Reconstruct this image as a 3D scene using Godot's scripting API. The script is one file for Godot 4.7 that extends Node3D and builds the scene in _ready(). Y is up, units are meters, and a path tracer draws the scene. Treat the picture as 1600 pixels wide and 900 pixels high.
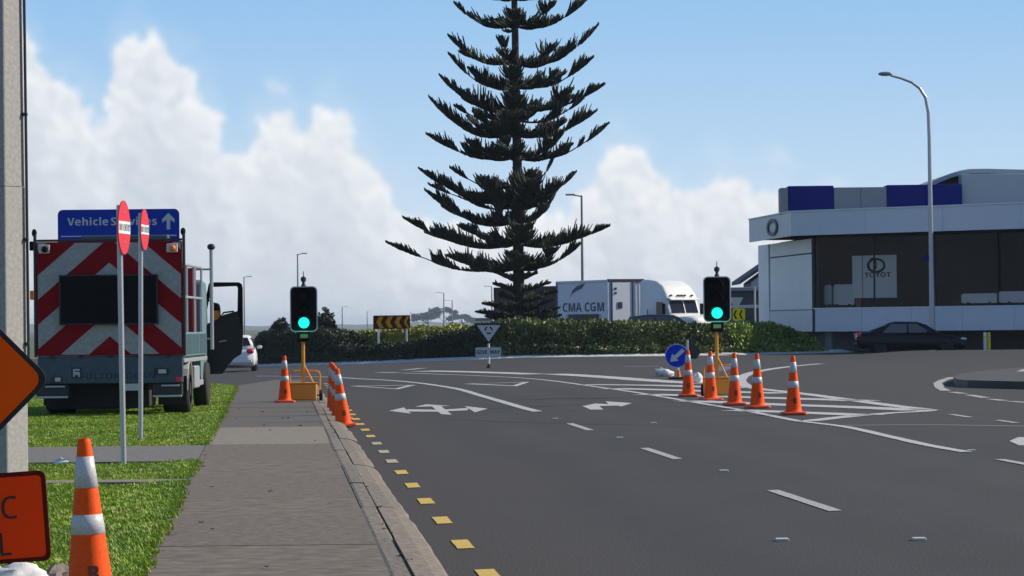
extends Node3D
# Road works beside a roundabout. World: metres, y up; the camera stands at x 0, z 0 and looks along -z; "dist" below means -z.

const F := 4900.0          # focal length in pixels of a 1600 x 900 picture
const CH := 1.45           # eye height above the crown of the road
const PITCH := 0.011836
const ROLL := -0.0105
const LENS_HALF := 450.0
var cam_basis := Basis()
var M := {}
var names := {}
var rng := RandomNumberGenerator.new()
var sun_dir := Vector3(0.82, 0.53, -0.22).normalized()
var nz := FastNoiseLite.new()
var cells := FastNoiseLite.new()

# ---------------------------------------------------------------- ground heights and placing
func kerb_x(d): return 1.03 - 0.0747 * d
func path_x(d): return -0.79 - 0.078 * d

func ground(x, d):
	var off = x - kerb_x(d)
	var near = 0.03 * clampf(off - 4.0, -4.0, 0.0)
	var far = 0.03 * clampf(x - 0.5, -24.0, 0.0)
	var h = lerpf(near, far, smoothstep(80.0, 125.0, d))
	h += 0.27 * exp(-pow((d - 124.0) / 9.0, 2.0)) * smoothstep(12.0, 16.5, x)
	h -= 0.03 * smoothstep(131.0, 138.0, d) * smoothstep(14.5, 17.5, x)
	return h

func ray(px, py): return (cam_basis * Vector3((px - 800.0) / F, -(py - 450.0) / F, -1.0)).normalized()

func gp(px, py, lift := 0.0):          # the ground point seen at a pixel of the photograph
	var r = ray(px, py)
	var t = 60.0
	for i in 40:
		var p = r * t
		var want = (CH - ground(p.x, -p.z) - lift) / maxf(-r.y, 0.0008)
		t = lerpf(t, minf(want, 400.0), 0.6)
	var q = Vector3(0, CH, 0) + r * t
	q.y = ground(q.x, -q.z) + lift
	return q

func at(px, py, d):                    # a point at a known distance
	var r = ray(px, py)
	return Vector3(0, CH, 0) + r * (d / -r.z)

func foot(px, d, lift := 0.0):         # a ground point at a known distance, in the direction of a pixel column
	var p = at(px, 520.0, d)
	return Vector3(p.x, ground(p.x, d) + lift, -d)

# ---------------------------------------------------------------- materials
func lin(r, g, b) -> Color: return Color(r, g, b).linear_to_srgb()

func mat(r, g, b, rough := 0.6, metal := 0.0) -> StandardMaterial3D:
	var m := StandardMaterial3D.new()
	m.albedo_color = lin(r, g, b); m.roughness = rough; m.metallic = metal
	return m

func matt(r, g, b) -> StandardMaterial3D:
	var m = mat(r, g, b, 0.9)
	m.metallic_specular = 0.2
	return m

func grain(c0: Color, c1: Color, freq, tile, rough := 0.85, bump := 0.0, oct := 4) -> StandardMaterial3D:
	var n := FastNoiseLite.new()
	n.seed = int(freq * 10000.0) + int(tile * 77.0); n.noise_type = FastNoiseLite.TYPE_SIMPLEX_SMOOTH; n.frequency = freq
	n.fractal_octaves = oct
	var t := NoiseTexture2D.new()
	t.width = 512; t.height = 512; t.seamless = true; t.noise = n
	var g := Gradient.new()
	g.set_color(0, c0); g.set_color(1, c1)
	t.color_ramp = g
	var m := StandardMaterial3D.new()
	m.albedo_texture = t; m.roughness = rough
	m.uv1_triplanar = true; m.uv1_world_triplanar = true; m.uv1_scale = Vector3.ONE / tile
	if bump > 0.0:
		var b := NoiseTexture2D.new()
		b.width = 512; b.height = 512; b.seamless = true; b.noise = n; b.as_normal_map = true; b.bump_strength = bump
		m.normal_enabled = true; m.normal_texture = b
	return m

func make_materials():
	M.asphalt = grain(lin(0.23, 0.23, 0.23), lin(0.90, 0.90, 0.90), 0.13, 1.9, 0.9, 1.2, 3)
	M.asphalt.vertex_color_use_as_albedo = true
	M.paint = grain(lin(0.22, 0.22, 0.215), lin(0.70, 0.70, 0.68), 0.05, 1.6, 0.7)
	M.paint_worn = grain(lin(0.20, 0.20, 0.195), lin(0.52, 0.52, 0.5), 0.05, 1.3, 0.8)
	M.yellow_paint = grain(lin(0.42, 0.29, 0.05), lin(0.72, 0.50, 0.08), 0.05, 0.7, 0.7)
	M.yellow_faded = grain(lin(0.30, 0.27, 0.17), lin(0.5, 0.44, 0.27), 0.05, 0.6, 0.8)
	M.tar = mat(0.02, 0.02, 0.021, 0.6)
	M.footpath = grain(lin(0.085, 0.067, 0.049), lin(0.19, 0.155, 0.119), 0.02, 2.9, 0.9, 1.5, 5)
	M.footpath_b = grain(lin(0.082, 0.065, 0.048), lin(0.18, 0.148, 0.115), 0.03, 2.1, 0.9, 1.5, 5)
	M.footpath_pale = grain(lin(0.16, 0.14, 0.11), lin(0.235, 0.205, 0.16), 0.025, 2.4, 0.9, 1.5, 5)
	M.footpath_dark = grain(lin(0.072, 0.064, 0.056), lin(0.118, 0.106, 0.093), 0.03, 2.3, 0.9, 1.5, 5)
	M.side_path = grain(lin(0.11, 0.102, 0.09), lin(0.17, 0.16, 0.145), 0.03, 2.3, 0.9, 1.5, 5)
	M.kerb = grain(lin(0.11, 0.09, 0.068), lin(0.27, 0.23, 0.18), 0.03, 1.7, 0.9, 2.5, 5)
	M.kerb_b = grain(lin(0.095, 0.08, 0.062), lin(0.235, 0.205, 0.165), 0.04, 1.3, 0.9, 2.5, 5)
	M.kerb_white = grain(lin(0.45, 0.45, 0.43), lin(0.66, 0.66, 0.63), 0.03, 1.7, 0.85)
	M.soil = grain(lin(0.07, 0.10, 0.012), lin(0.14, 0.18, 0.028), 0.04, 1.1, 0.95)
	M.land = grain(lin(0.06, 0.075, 0.03), lin(0.10, 0.115, 0.055), 0.02, 60.0, 0.95)
	M.hill = mat(0.05, 0.07, 0.045, 0.95)
	M.galv = grain(lin(0.36, 0.37, 0.38), lin(0.52, 0.53, 0.54), 0.03, 0.5, 0.42)
	M.galv.metallic = 0.55
	M.lamp_post = mat(0.22, 0.23, 0.24, 0.5, 0.4)
	M.concrete = grain(lin(0.24, 0.235, 0.225), lin(0.40, 0.39, 0.375), 0.03, 0.8, 0.9, 1.0)
	M.orange = grain(lin(0.74, 0.065, 0.004), lin(1.0, 0.115, 0.004), 0.03, 0.45, 0.6)
	M.orange.metallic_specular = 0.3
	M.orange_base = grain(lin(0.55, 0.045, 0.015), lin(0.72, 0.08, 0.02), 0.03, 0.4, 0.55)
	M.sleeve = grain(lin(0.36, 0.36, 0.37), lin(0.62, 0.62, 0.64), 0.04, 0.4, 0.45)
	M.dark_print = mat(0.06, 0.014, 0.008, 0.6)
	M.sign_orange = matt(0.95, 0.095, 0.003)
	M.sign_red_orange = matt(0.95, 0.055, 0.005)
	M.black = matt(0.010, 0.010, 0.011)
	M.black_matt = mat(0.016, 0.016, 0.017, 0.8)
	M.rubber = mat(0.014, 0.014, 0.014, 0.85)
	M.steel_dark = mat(0.03, 0.03, 0.032, 0.55, 0.3)
	M.white = mat(0.74, 0.74, 0.73, 0.4)
	M.white_dull = mat(0.50, 0.50, 0.48, 0.6)
	M.red_reflective = mat(0.30, 0.012, 0.018, 0.4)
	M.white_reflective = mat(0.52, 0.52, 0.53, 0.45)
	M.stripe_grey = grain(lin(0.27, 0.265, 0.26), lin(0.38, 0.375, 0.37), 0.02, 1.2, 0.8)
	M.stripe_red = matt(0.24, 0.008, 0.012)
	M.sign_red = mat(0.62, 0.012, 0.03, 0.5)
	M.sign_blue = matt(0.006, 0.045, 0.36)
	M.disc_blue = matt(0.010, 0.045, 0.50)
	M.teal = grain(lin(0.036, 0.062, 0.082), lin(0.06, 0.095, 0.12), 0.02, 1.5, 0.6)
	M.teal_light = mat(0.12, 0.21, 0.23, 0.5)
	M.navy = mat(0.012, 0.022, 0.065, 0.5)
	M.signal_yellow = mat(0.68, 0.27, 0.012, 0.45)
	M.amber = mat(0.80, 0.20, 0.01, 0.25)
	M.lens_green = mat(0.0, 0.4, 0.3, 0.3)
	M.lens_green.emission_enabled = true; M.lens_green.emission = Color(0.10, 0.96, 0.80); M.lens_green.emission_energy_multiplier = 1.05
	M.lens_off = matt(0.010, 0.009, 0.009)
	M.lcd = mat(0.32, 0.35, 0.10, 0.4)
	M.bag = grain(lin(0.55, 0.54, 0.52), lin(0.80, 0.79, 0.77), 0.03, 0.3, 0.7, 2.0)
	M.rock = grain(lin(0.12, 0.095, 0.085), lin(0.26, 0.22, 0.2), 0.04, 0.3, 0.9, 2.0)
	M.glass_dark = mat(0.012, 0.013, 0.016, 0.08)
	M.chrome = mat(0.6, 0.6, 0.62, 0.2, 0.9)
	M.bark = grain(lin(0.022, 0.018, 0.015), lin(0.05, 0.042, 0.034), 0.05, 0.7, 0.95)
	M.pine = mat(0.015, 0.020, 0.009, 0.9)
	M.pine.backlight_enabled = true; M.pine.backlight = Color(0.03, 0.035, 0.01)
	M.leaf = mat(1, 1, 1, 0.55)
	M.leaf.vertex_color_use_as_albedo = true
	M.leaf.backlight_enabled = true; M.leaf.backlight = Color(0.14, 0.16, 0.03)
	M.grass = mat(1, 1, 1, 0.6)
	M.grass.vertex_color_use_as_albedo = true
	M.grass.backlight_enabled = true; M.grass.backlight = Color(0.46, 0.54, 0.05)
	M.far_leaf = mat(0.02, 0.026, 0.018, 0.9)
	M.cladding = grain(lin(0.60, 0.62, 0.68), lin(0.66, 0.68, 0.73), 0.01, 4.0, 0.45)
	M.cladding_b = grain(lin(0.58, 0.60, 0.66), lin(0.64, 0.66, 0.71), 0.012, 3.0, 0.45)
	M.cladding_pale = grain(lin(0.72, 0.76, 0.80), lin(0.76, 0.80, 0.83), 0.01, 4.0, 0.45)
	M.box_grey = mat(0.22, 0.24, 0.27, 0.6)
	M.box_blue = matt(0.009, 0.016, 0.16)
	M.roof_metal = mat(0.32, 0.37, 0.40, 0.5)
	M.island_seal = grain(lin(0.035, 0.034, 0.034), lin(0.07, 0.068, 0.066), 0.1, 1.7, 0.9)
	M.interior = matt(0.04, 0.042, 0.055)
	M.car_window = mat(0.07, 0.08, 0.10, 0.08)
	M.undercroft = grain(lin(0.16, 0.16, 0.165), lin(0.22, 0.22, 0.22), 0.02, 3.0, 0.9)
	M.container_white = grain(lin(0.60, 0.63, 0.68), lin(0.68, 0.71, 0.75), 0.01, 3.0, 0.5)
	M.container_brown = grain(lin(0.035, 0.024, 0.024), lin(0.06, 0.04, 0.038), 0.02, 2.0, 0.7)
	M.container_navy = mat(0.02, 0.035, 0.10, 0.5)
	M.car_white = mat(0.72, 0.73, 0.74, 0.22)
	M.car_black = mat(0.004, 0.005, 0.009, 0.22)
	M.car_black.metallic_specular = 0.32
	M.car_dark = mat(0.012, 0.013, 0.016, 0.25)
	M.tail_red = mat(0.55, 0.01, 0.03, 0.2)
	M.chevron_yellow = matt(0.62, 0.30, 0.015)
	M.chevron_maroon = matt(0.11, 0.012, 0.008)
	M.bright_yellow = matt(1.0, 0.72, 0.01)
	M.house_wall = mat(0.42, 0.45, 0.50, 0.8)
	M.house_roof = mat(0.06, 0.065, 0.075, 0.8)
	M.green_door = mat(0.02, 0.05, 0.045, 0.7)
	M.pane = mat(0.03, 0.035, 0.05, 0.03)
	M.pane.metallic_specular = 0.24
	M.pane.transparency = BaseMaterial3D.TRANSPARENCY_ALPHA
	M.pane.albedo_color = Color(0.05, 0.05, 0.06, 0.25)

# ---------------------------------------------------------------- mesh helpers
func tool() -> SurfaceTool:
	var st := SurfaceTool.new()
	st.begin(Mesh.PRIMITIVE_TRIANGLES)
	st.set_smooth_group(-1)
	return st

func numbered(called: String) -> String:
	var n = names.get(called, 0)
	names[called] = n + 1
	return called if n == 0 else "%s_%03d" % [called, n]

func commit(st, called: String, m, parent) -> MeshInstance3D:
	if st is SurfaceTool:
		st.generate_normals()
		st = st.commit()
	var o := MeshInstance3D.new()
	o.mesh = st
	o.material_override = m
	o.name = called if parent != self else numbered(called)
	o.cast_shadow = GeometryInstance3D.SHADOW_CASTING_SETTING_ON
	parent.add_child(o, true)
	return o

func thing(called, label, category, where := Vector3.ZERO, turn := 0.0, group := "", kind := "") -> Node3D:
	var o := Node3D.new()
	o.name = numbered(called)
	add_child(o)
	o.position = where
	o.rotation.y = turn
	tag(o, label, category, group, kind)
	return o

func tag(o, label, category, group := "", kind := ""):
	o.set_meta("label", label)
	o.set_meta("category", category)
	if group: o.set_meta("group", group)
	if kind: o.set_meta("kind", kind)

func copy(o, label, where, turn):
	var c = o.duplicate()
	c.name = numbered(str(o.name).rstrip("0123456789").rstrip("_"))
	add_child(c)
	c.position = where; c.rotation.y = turn
	c.set_meta("label", label)
	return c

func tri(st, a, b, c):
	st.add_vertex(a); st.add_vertex(b); st.add_vertex(c)

func quad(st, a, b, c, d):
	tri(st, a, b, c); tri(st, a, c, d)

func box(st, c: Vector3, s: Vector3, bs := Basis()):       # chamfered box
	var h = s * 0.5
	var k = minf(minf(h.x, h.y), h.z)
	var e = minf(k * 0.35, 0.02)
	# 24 chamfer vertices: for each corner, one vertex on each of the three faces
	var v = {}
	for sx in [-1, 1]:
		for sy in [-1, 1]:
			for sz in [-1, 1]:
				v[[sx, sy, sz, 0]] = c + bs * Vector3(sx * h.x, sy * (h.y - e), sz * (h.z - e))
				v[[sx, sy, sz, 1]] = c + bs * Vector3(sx * (h.x - e), sy * h.y, sz * (h.z - e))
				v[[sx, sy, sz, 2]] = c + bs * Vector3(sx * (h.x - e), sy * (h.y - e), sz * h.z)
	for s1 in [-1, 1]:
		quad_o(st, c, v[[s1, -1, -1, 0]], v[[s1, 1, -1, 0]], v[[s1, 1, 1, 0]], v[[s1, -1, 1, 0]])
		quad_o(st, c, v[[-1, s1, -1, 1]], v[[1, s1, -1, 1]], v[[1, s1, 1, 1]], v[[-1, s1, 1, 1]])
		quad_o(st, c, v[[-1, -1, s1, 2]], v[[1, -1, s1, 2]], v[[1, 1, s1, 2]], v[[-1, 1, s1, 2]])
		for s2 in [-1, 1]:
			quad_o(st, c, v[[s1, s2, -1, 0]], v[[s1, s2, 1, 0]], v[[s1, s2, 1, 1]], v[[s1, s2, -1, 1]])
			quad_o(st, c, v[[s1, -1, s2, 0]], v[[s1, 1, s2, 0]], v[[s1, 1, s2, 2]], v[[s1, -1, s2, 2]])
			quad_o(st, c, v[[-1, s1, s2, 1]], v[[1, s1, s2, 1]], v[[1, s1, s2, 2]], v[[-1, s1, s2, 2]])
			for s3 in [-1, 1]:
				tri_o(st, c, v[[s1, s2, s3, 0]], v[[s1, s2, s3, 1]], v[[s1, s2, s3, 2]])

func tri_o(st, c, a, b, d):            # wound so that its front looks away from c
	if (b - a).cross(d - a).dot((a + b + d) / 3.0 - c) > 0.0: tri(st, a, d, b)
	else: tri(st, a, b, d)

func quad_o(st, c, p, q, r, s):
	tri_o(st, c, p, q, r); tri_o(st, c, p, r, s)

func tube(st, pts: Array, radii: Array, sides := 8, caps := true):
	var rings = []
	for i in pts.size():
		var a = pts[maxi(i - 1, 0)]
		var b = pts[mini(i + 1, pts.size() - 1)]
		var t = (b - a).normalized()
		var u = t.cross(Vector3.RIGHT if absf(t.x) < 0.8 else Vector3.UP).normalized()
		var w = t.cross(u)
		var ring = []
		for k in sides:
			var an = TAU * k / sides
			ring.append(pts[i] + (u * cos(an) + w * sin(an)) * radii[i])
		rings.append(ring)
	skin(st, rings, caps)

func skin(st, rings: Array, caps := true):       # joins closed rings of equal length
	for i in rings.size() - 1:
		var n = rings[i].size()
		var mid = Vector3.ZERO
		for p in rings[i]: mid += p
		for p in rings[i + 1]: mid += p
		mid /= float(2 * n)
		for k in n:
			var j = (k + 1) % n
			quad_o(st, mid, rings[i][k], rings[i][j], rings[i + 1][j], rings[i + 1][k])
	if caps:
		for e in [[0, 1], [rings.size() - 1, rings.size() - 2]]:
			var r = rings[e[0]]
			var m = Vector3.ZERO
			for p in r: m += p
			m /= float(r.size())
			var inner = Vector3.ZERO
			for p in rings[e[1]]: inner += p
			inner /= float(r.size())
			for k in r.size(): tri_o(st, inner, m, r[k], r[(k + 1) % r.size()])

func lathe(st, prof: Array, sides := 20, origin := Vector3.ZERO, bs := Basis(), caps := true):   # prof: [radius, y]
	var rings = []
	for p in prof:
		var ring = []
		for k in sides:
			var an = TAU * k / sides
			ring.append(origin + bs * Vector3(cos(an) * p[0], p[1], sin(an) * p[0]))
		rings.append(ring)
	skin(st, rings, caps)

func prism(st, poly: PackedVector2Array, z0, z1, origin := Vector3.ZERO, bs := Basis()):   # outline in x, y between two depths
	var idx = Geometry2D.triangulate_polygon(poly)
	var f = []; var b = []
	for p in poly:
		f.append(origin + bs * Vector3(p.x, p.y, z1)); b.append(origin + bs * Vector3(p.x, p.y, z0))
	var nz_ = bs * Vector3(0, 0, 1)
	for i in range(0, idx.size(), 3):
		var q = [idx[i], idx[i + 1], idx[i + 2]]
		tri_o(st, f[q[0]] - nz_, f[q[0]], f[q[1]], f[q[2]])
		tri_o(st, b[q[0]] + nz_, b[q[0]], b[q[1]], b[q[2]])
	var cw = Geometry2D.is_polygon_clockwise(poly)
	for i in poly.size():
		var j = (i + 1) % poly.size()
		if cw: quad(st, b[i], f[i], f[j], b[j])
		else: quad(st, b[j], f[j], f[i], b[i])

func rounded(w, h, r, n := 5, cx := 0.0, cy := 0.0) -> PackedVector2Array:
	var out := PackedVector2Array()
	for c in [[1, 1, 0.0], [-1, 1, PI / 2], [-1, -1, PI], [1, -1, PI * 1.5]]:
		for i in n + 1:
			var a = c[2] + PI / 2 * i / n
			out.append(Vector2(cx + c[0] * (w / 2 - r) + cos(a) * r, cy + c[1] * (h / 2 - r) + sin(a) * r))
	return out

func circle(r, n := 28, cx := 0.0, cy := 0.0, ry := -1.0) -> PackedVector2Array:
	var out := PackedVector2Array()
	for i in n: out.append(Vector2(cx + cos(TAU * i / n) * r, cy + sin(TAU * i / n) * (r if ry < 0 else ry)))
	return out

func pv(a: Array) -> PackedVector2Array:
	var out := PackedVector2Array()
	for p in a: out.append(Vector2(p[0], p[1]))
	return out

func text(parent, words: String, cap: float, where: Vector3, m, wide := 1.0, turn := Basis(), called := "lettering", bold := 700, thick := 0.004):
	var t := TextMesh.new()
	var f := SystemFont.new()
	f.font_names = PackedStringArray(["Droid Sans"]); f.font_weight = bold
	t.font = f; t.text = words; t.font_size = 64
	t.pixel_size = cap / (64.0 * 0.71); t.depth = thick
	t.curve_step = 2.0
	var o := MeshInstance3D.new()
	o.mesh = t; o.material_override = m; o.name = called
	parent.add_child(o, true)
	o.transform = Transform3D(turn * Basis().scaled(Vector3(wide, 1, 1)), where)
	return o

func blob(st, c: Vector3, r: Vector3, bump := 0.15, seed_ := 0, rows := 9, cols := 14, squash := 2.6):    # a lumpy closed body
	var rings = []
	for i in rows + 1:
		var th = PI * (0.02 + 0.96 * i / rows)
		var ring = []
		for k in cols:
			var ph = TAU * k / cols
			var d = Vector3(sin(th) * cos(ph), cos(th), sin(th) * sin(ph))
			var e = Vector3(signf(d.x) * pow(absf(d.x), 2.0 / squash), signf(d.y) * pow(absf(d.y), 2.0 / squash), signf(d.z) * pow(absf(d.z), 2.0 / squash))
			var n = 1.0 + bump * nz.get_noise_3d(d.x * 90.0 + seed_ * 31.7, d.y * 90.0, d.z * 90.0)
			ring.append(c + Vector3(e.x * r.x, e.y * r.y, e.z * r.z) * n)
		rings.append(ring)
	skin(st, rings, true)
# ---------------------------------------------------------------- sky
const TOPS = [[-20.0, 3.4], [-13.0, 4.2], [-10.6, 5.4], [-9.35, 5.55], [-8.65, 5.45], [-8.4, 4.9], [-8.0, 4.35], [-7.6, 4.1], [-7.28, 3.95], [-7.18, 5.1], [-6.95, 5.35], [-6.6, 5.42], [-6.3, 5.1], [-5.9, 4.85], [-5.6, 4.4], [-5.3, 4.1], [-5.22, 3.4], [-4.85, 3.2], [-4.7, 3.75], [-4.45, 3.95], [-4.1, 4.0], [-3.75, 3.7], [-3.5, 4.1], [-3.15, 4.12], [-2.95, 3.7],
	[-2.6, 3.2], [-2.36, 2.9], [-2.2, 2.5], [-1.7, 2.15], [-1.1, 1.95], [0.0, 1.95], [0.9, 2.3], [1.45, 2.75], [1.65, 3.15], [1.95, 3.38], [2.35, 3.3], [2.6, 2.85], [2.95, 2.55], [3.3, 2.5], [3.6, 2.82], [4.1, 2.85], [4.45, 2.6], [4.85, 2.6], [5.2, 2.1], [6.4, 1.9], [9.5, 1.8], [12.0, 2.2], [16.0, 3.0], [20.0, 2.2]]
const PUFF = [[-4.28, 4.35, 0.30, 0.26, 0.5], [5.9, 2.55, 0.35, 0.2, 0.35], [4.9, 3.0, 0.4, 0.2, 0.3]]

func cloud_top(a) -> float:
	for i in TOPS.size() - 1:
		if a < TOPS[i + 1][0]: return lerpf(TOPS[i][1], TOPS[i + 1][1], clampf((a - TOPS[i][0]) / (TOPS[i + 1][0] - TOPS[i][0]), 0.0, 1.0))
	return TOPS[-1][1]

func lumps(x, y, n1) -> float:                       # heaped round heads, high in the middle of each
	return -0.50 * cells.get_noise_2d(x * 24.0, y * 27.0) - 0.36 * cells.get_noise_2d(x * 58.0 + 300.0, y * 62.0) + 0.30 * n1.get_noise_2d(x * 80.0, y * 80.0)

func cloud_amount(az, el, n1, n2) -> Vector2:       # degrees right of the road and above the horizon -> (cover, light)
	var a = az + n2.get_noise_2d(az * 60.0, el * 60.0) * 0.28
	var e = el + n2.get_noise_2d(az * 60.0 + 500.0, el * 60.0) * 0.24
	var top = cloud_top(a) if absf(az) < 20.0 else 2.5
	if absf(az) > 14.0:                              # the same kind of bank all round
		var s = n1.get_noise_2d(cos(deg_to_rad(az)) * 150.0, sin(deg_to_rad(az)) * 150.0)
		top = lerpf(top, 3.0 + 5.5 * s, smoothstep(14.0, 20.0, absf(az)))
	var h = lumps(a, e, n1)
	var c = smoothstep(-0.07, 0.11, top - e - 0.16 + (h - 0.42) * 0.5)
	c = maxf(c, 0.16 * smoothstep(-0.6, 0.35, top - e + h * 0.5))      # thin veil round the heads
	for b in PUFF:
		var q2 = Vector2((a - b[0]) / b[2], (e - b[1]) / b[3]).length()
		c = maxf(c, (1.0 - smoothstep(0.3, 1.2, q2 + h * 0.3)) * b[4])
	if el > 9.0:
		c = maxf(c, smoothstep(0.12, 0.5, n1.get_noise_2d(az * 2.6 + 90.0, el * 5.0 + 40.0)) * smoothstep(9.0, 16.0, el) * 0.75)
	var deep = clampf((top - e) / 2.6, 0.0, 1.0)     # how far down in the heap
	var relief = h - lumps(a + 0.11, e + 0.11, n1)   # the side of each head that looks to the sun
	var light = clampf(0.84 - deep * 0.46 + relief * lerpf(1.0, 0.4, deep), 0.0, 1.0)
	return Vector2(clampf(c, 0, 1), light)

func air(el) -> Color:                              # clear air, sRGB
	var stops = [[-90.0, Color(0.66, 0.70, 0.74)], [0.0, Color(0.76, 0.81, 0.86)], [1.5, Color(0.755, 0.83, 0.90)], [3.2, Color(0.685, 0.795, 0.895)], [6.0, Color(0.56, 0.725, 0.88)], [12.0, Color(0.46, 0.63, 0.82)], [35.0, Color(0.28, 0.42, 0.63)], [90.0, Color(0.18, 0.30, 0.49)]]
	for i in stops.size() - 1:
		if el <= stops[i + 1][0]:
			return stops[i][1].lerp(stops[i + 1][1], clampf((el - stops[i][0]) / (stops[i + 1][0] - stops[i][0]), 0, 1))
	return stops[-1][1]

func sky_color(az, el, n1, n2) -> Color:
	var base = air(el)
	if el < -1.0: return base
	var c = cloud_amount(az, maxf(el, 0.0), n1, n2)
	var dark = Color(0.69, 0.73, 0.775)
	var pale = Color(0.93, 0.935, 0.94)
	var cl = dark.lerp(pale, c.y)
	return base.lerp(cl, c.x * 0.95)

func make_sky() -> Sky:
	cells.seed = 5; cells.noise_type = FastNoiseLite.TYPE_CELLULAR; cells.frequency = 0.03; cells.cellular_return_type = FastNoiseLite.RETURN_DISTANCE; cells.fractal_octaves = 2
	var n1 := FastNoiseLite.new(); n1.seed = 11; n1.frequency = 0.03; n1.fractal_octaves = 5
	var n2 := FastNoiseLite.new(); n2.seed = 23; n2.frequency = 0.018; n2.fractal_octaves = 3
	var small := Image.create(1024, 512, false, Image.FORMAT_RGB8)
	for y in 512:
		var el = 90.0 - (y + 0.5) * 180.0 / 512.0
		for x in 1024:
			small.set_pixel(x, y, air(el) if el < -1.0 else sky_color(wrapf((x + 0.5) * 360.0 / 1024.0, -180.0, 180.0), el, n1, n2))
	small.resize(4096, 2048, Image.INTERPOLATE_BILINEAR)
	for y in range(880, 1040):                       # finer grain where clouds stand low over the road
		var el = 90.0 - (y + 0.5) * 180.0 / 2048.0
		for k in range(-188, 188):
			small.set_pixel(posmod(k, 4096), y, sky_color((k + 0.5) * 360.0 / 4096.0, el, n1, n2))
	var pm := PanoramaSkyMaterial.new()
	pm.panorama = ImageTexture.create_from_image(small)
	pm.energy_multiplier = 1.0
	var s := Sky.new()
	s.sky_material = pm
	return s

func set_stage():
	var cam := Camera3D.new()
	cam.name = "camera"
	cam.fov = rad_to_deg(2.0 * atan(LENS_HALF / F))
	cam.near = 0.5; cam.far = 20000.0
	cam.position = Vector3(0, CH, 0)
	cam_basis = Basis(Vector3.RIGHT, PITCH) * Basis(Vector3.BACK, ROLL)
	cam.basis = cam_basis
	add_child(cam)
	cam.current = true
	var env := Environment.new()
	env.background_mode = Environment.BG_SKY
	env.sky = make_sky()
	env.ambient_light_source = Environment.AMBIENT_SOURCE_SKY
	env.tonemap_mode = Environment.TONE_MAPPER_LINEAR
	env.tonemap_exposure = 1.15
	env.sdfgi_enabled = true; env.ssao_enabled = true; env.ssil_enabled = true
	env.fog_enabled = true
	env.fog_density = 0.00011
	env.fog_light_color = Color(0.80, 0.86, 0.94)
	var we := WorldEnvironment.new()
	we.environment = env
	we.name = "surroundings"
	add_child(we)
	var sun := DirectionalLight3D.new()
	sun.name = "sun"
	sun.light_energy = 1.6
	sun.light_color = Color(1.0, 0.955, 0.88)
	sun.light_angular_distance = 0.5
	sun.shadow_enabled = true
	add_child(sun)
	sun.look_at_from_position(sun_dir * 100.0, Vector3.ZERO)

# ---------------------------------------------------------------- ground, road, markings
func ribbon(pts: Array, width, lift := 0.007, step := 1.0) -> SurfaceTool:     # a painted line through ground points, its width measured across it
	var st = tool()
	var fine = []
	for i in pts.size() - 1:
		var n = maxi(1, int(ceil(pts[i].distance_to(pts[i + 1]) / step)))
		for k in n: fine.append(pts[i].lerp(pts[i + 1], float(k) / n))
	fine.append(pts[-1])
	var l = []; var r = []
	for i in fine.size():
		var t = fine[mini(i + 1, fine.size() - 1)] - fine[maxi(i - 1, 0)]
		var s = Vector3(-t.z, 0, t.x).normalized() * width * 0.5
		var w = 1.0 + 0.12 * nz.get_noise_2d(fine[i].x * 60.0, fine[i].z * 60.0)
		for e in [[l, fine[i] - s * w], [r, fine[i] + s * w]]:
			var p = e[1]
			e[0].append(Vector3(p.x, ground(p.x, -p.z) + lift, p.z))
	for i in fine.size() - 1: quad(st, l[i], r[i], r[i + 1], l[i + 1])
	return st

func px_line(a: Array) -> Array:
	var out = []
	for p in a: out.append(gp(p[0], p[1]))
	return out

func smooth_line(a: Array, n := 6) -> Array:
	var c := Curve3D.new()
	for i in a.size():
		var t = (a[mini(i + 1, a.size() - 1)] - a[maxi(i - 1, 0)]) / 6.0
		c.add_point(a[i], -t, t)
	var out = []
	for i in a.size() - 1:
		for k in n: out.append(c.sample(i, float(k) / n))
	out.append(a[-1])
	return out

func patch(a: Array, lift := 0.007) -> SurfaceTool:          # a painted area, its outline given as ground points
	var st = tool()
	var poly := PackedVector2Array()
	for p in a: poly.append(Vector2(p.x, p.z))
	var idx = Geometry2D.triangulate_polygon(poly)
	for i in range(0, idx.size(), 3):
		var q = []
		for k in 3:
			var p = poly[idx[i + k]]
			q.append(Vector3(p.x, ground(p.x, -p.y) + lift, p.y))
		tri_o(st, Vector3(q[0].x, -50, q[0].z), q[0], q[1], q[2])
	return st

func spread(a, b, step) -> Array:
	var out = []
	var n = int(ceil((b - a) / step))
	for i in n + 1: out.append(lerpf(a, b, float(i) / n))
	return out

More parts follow.
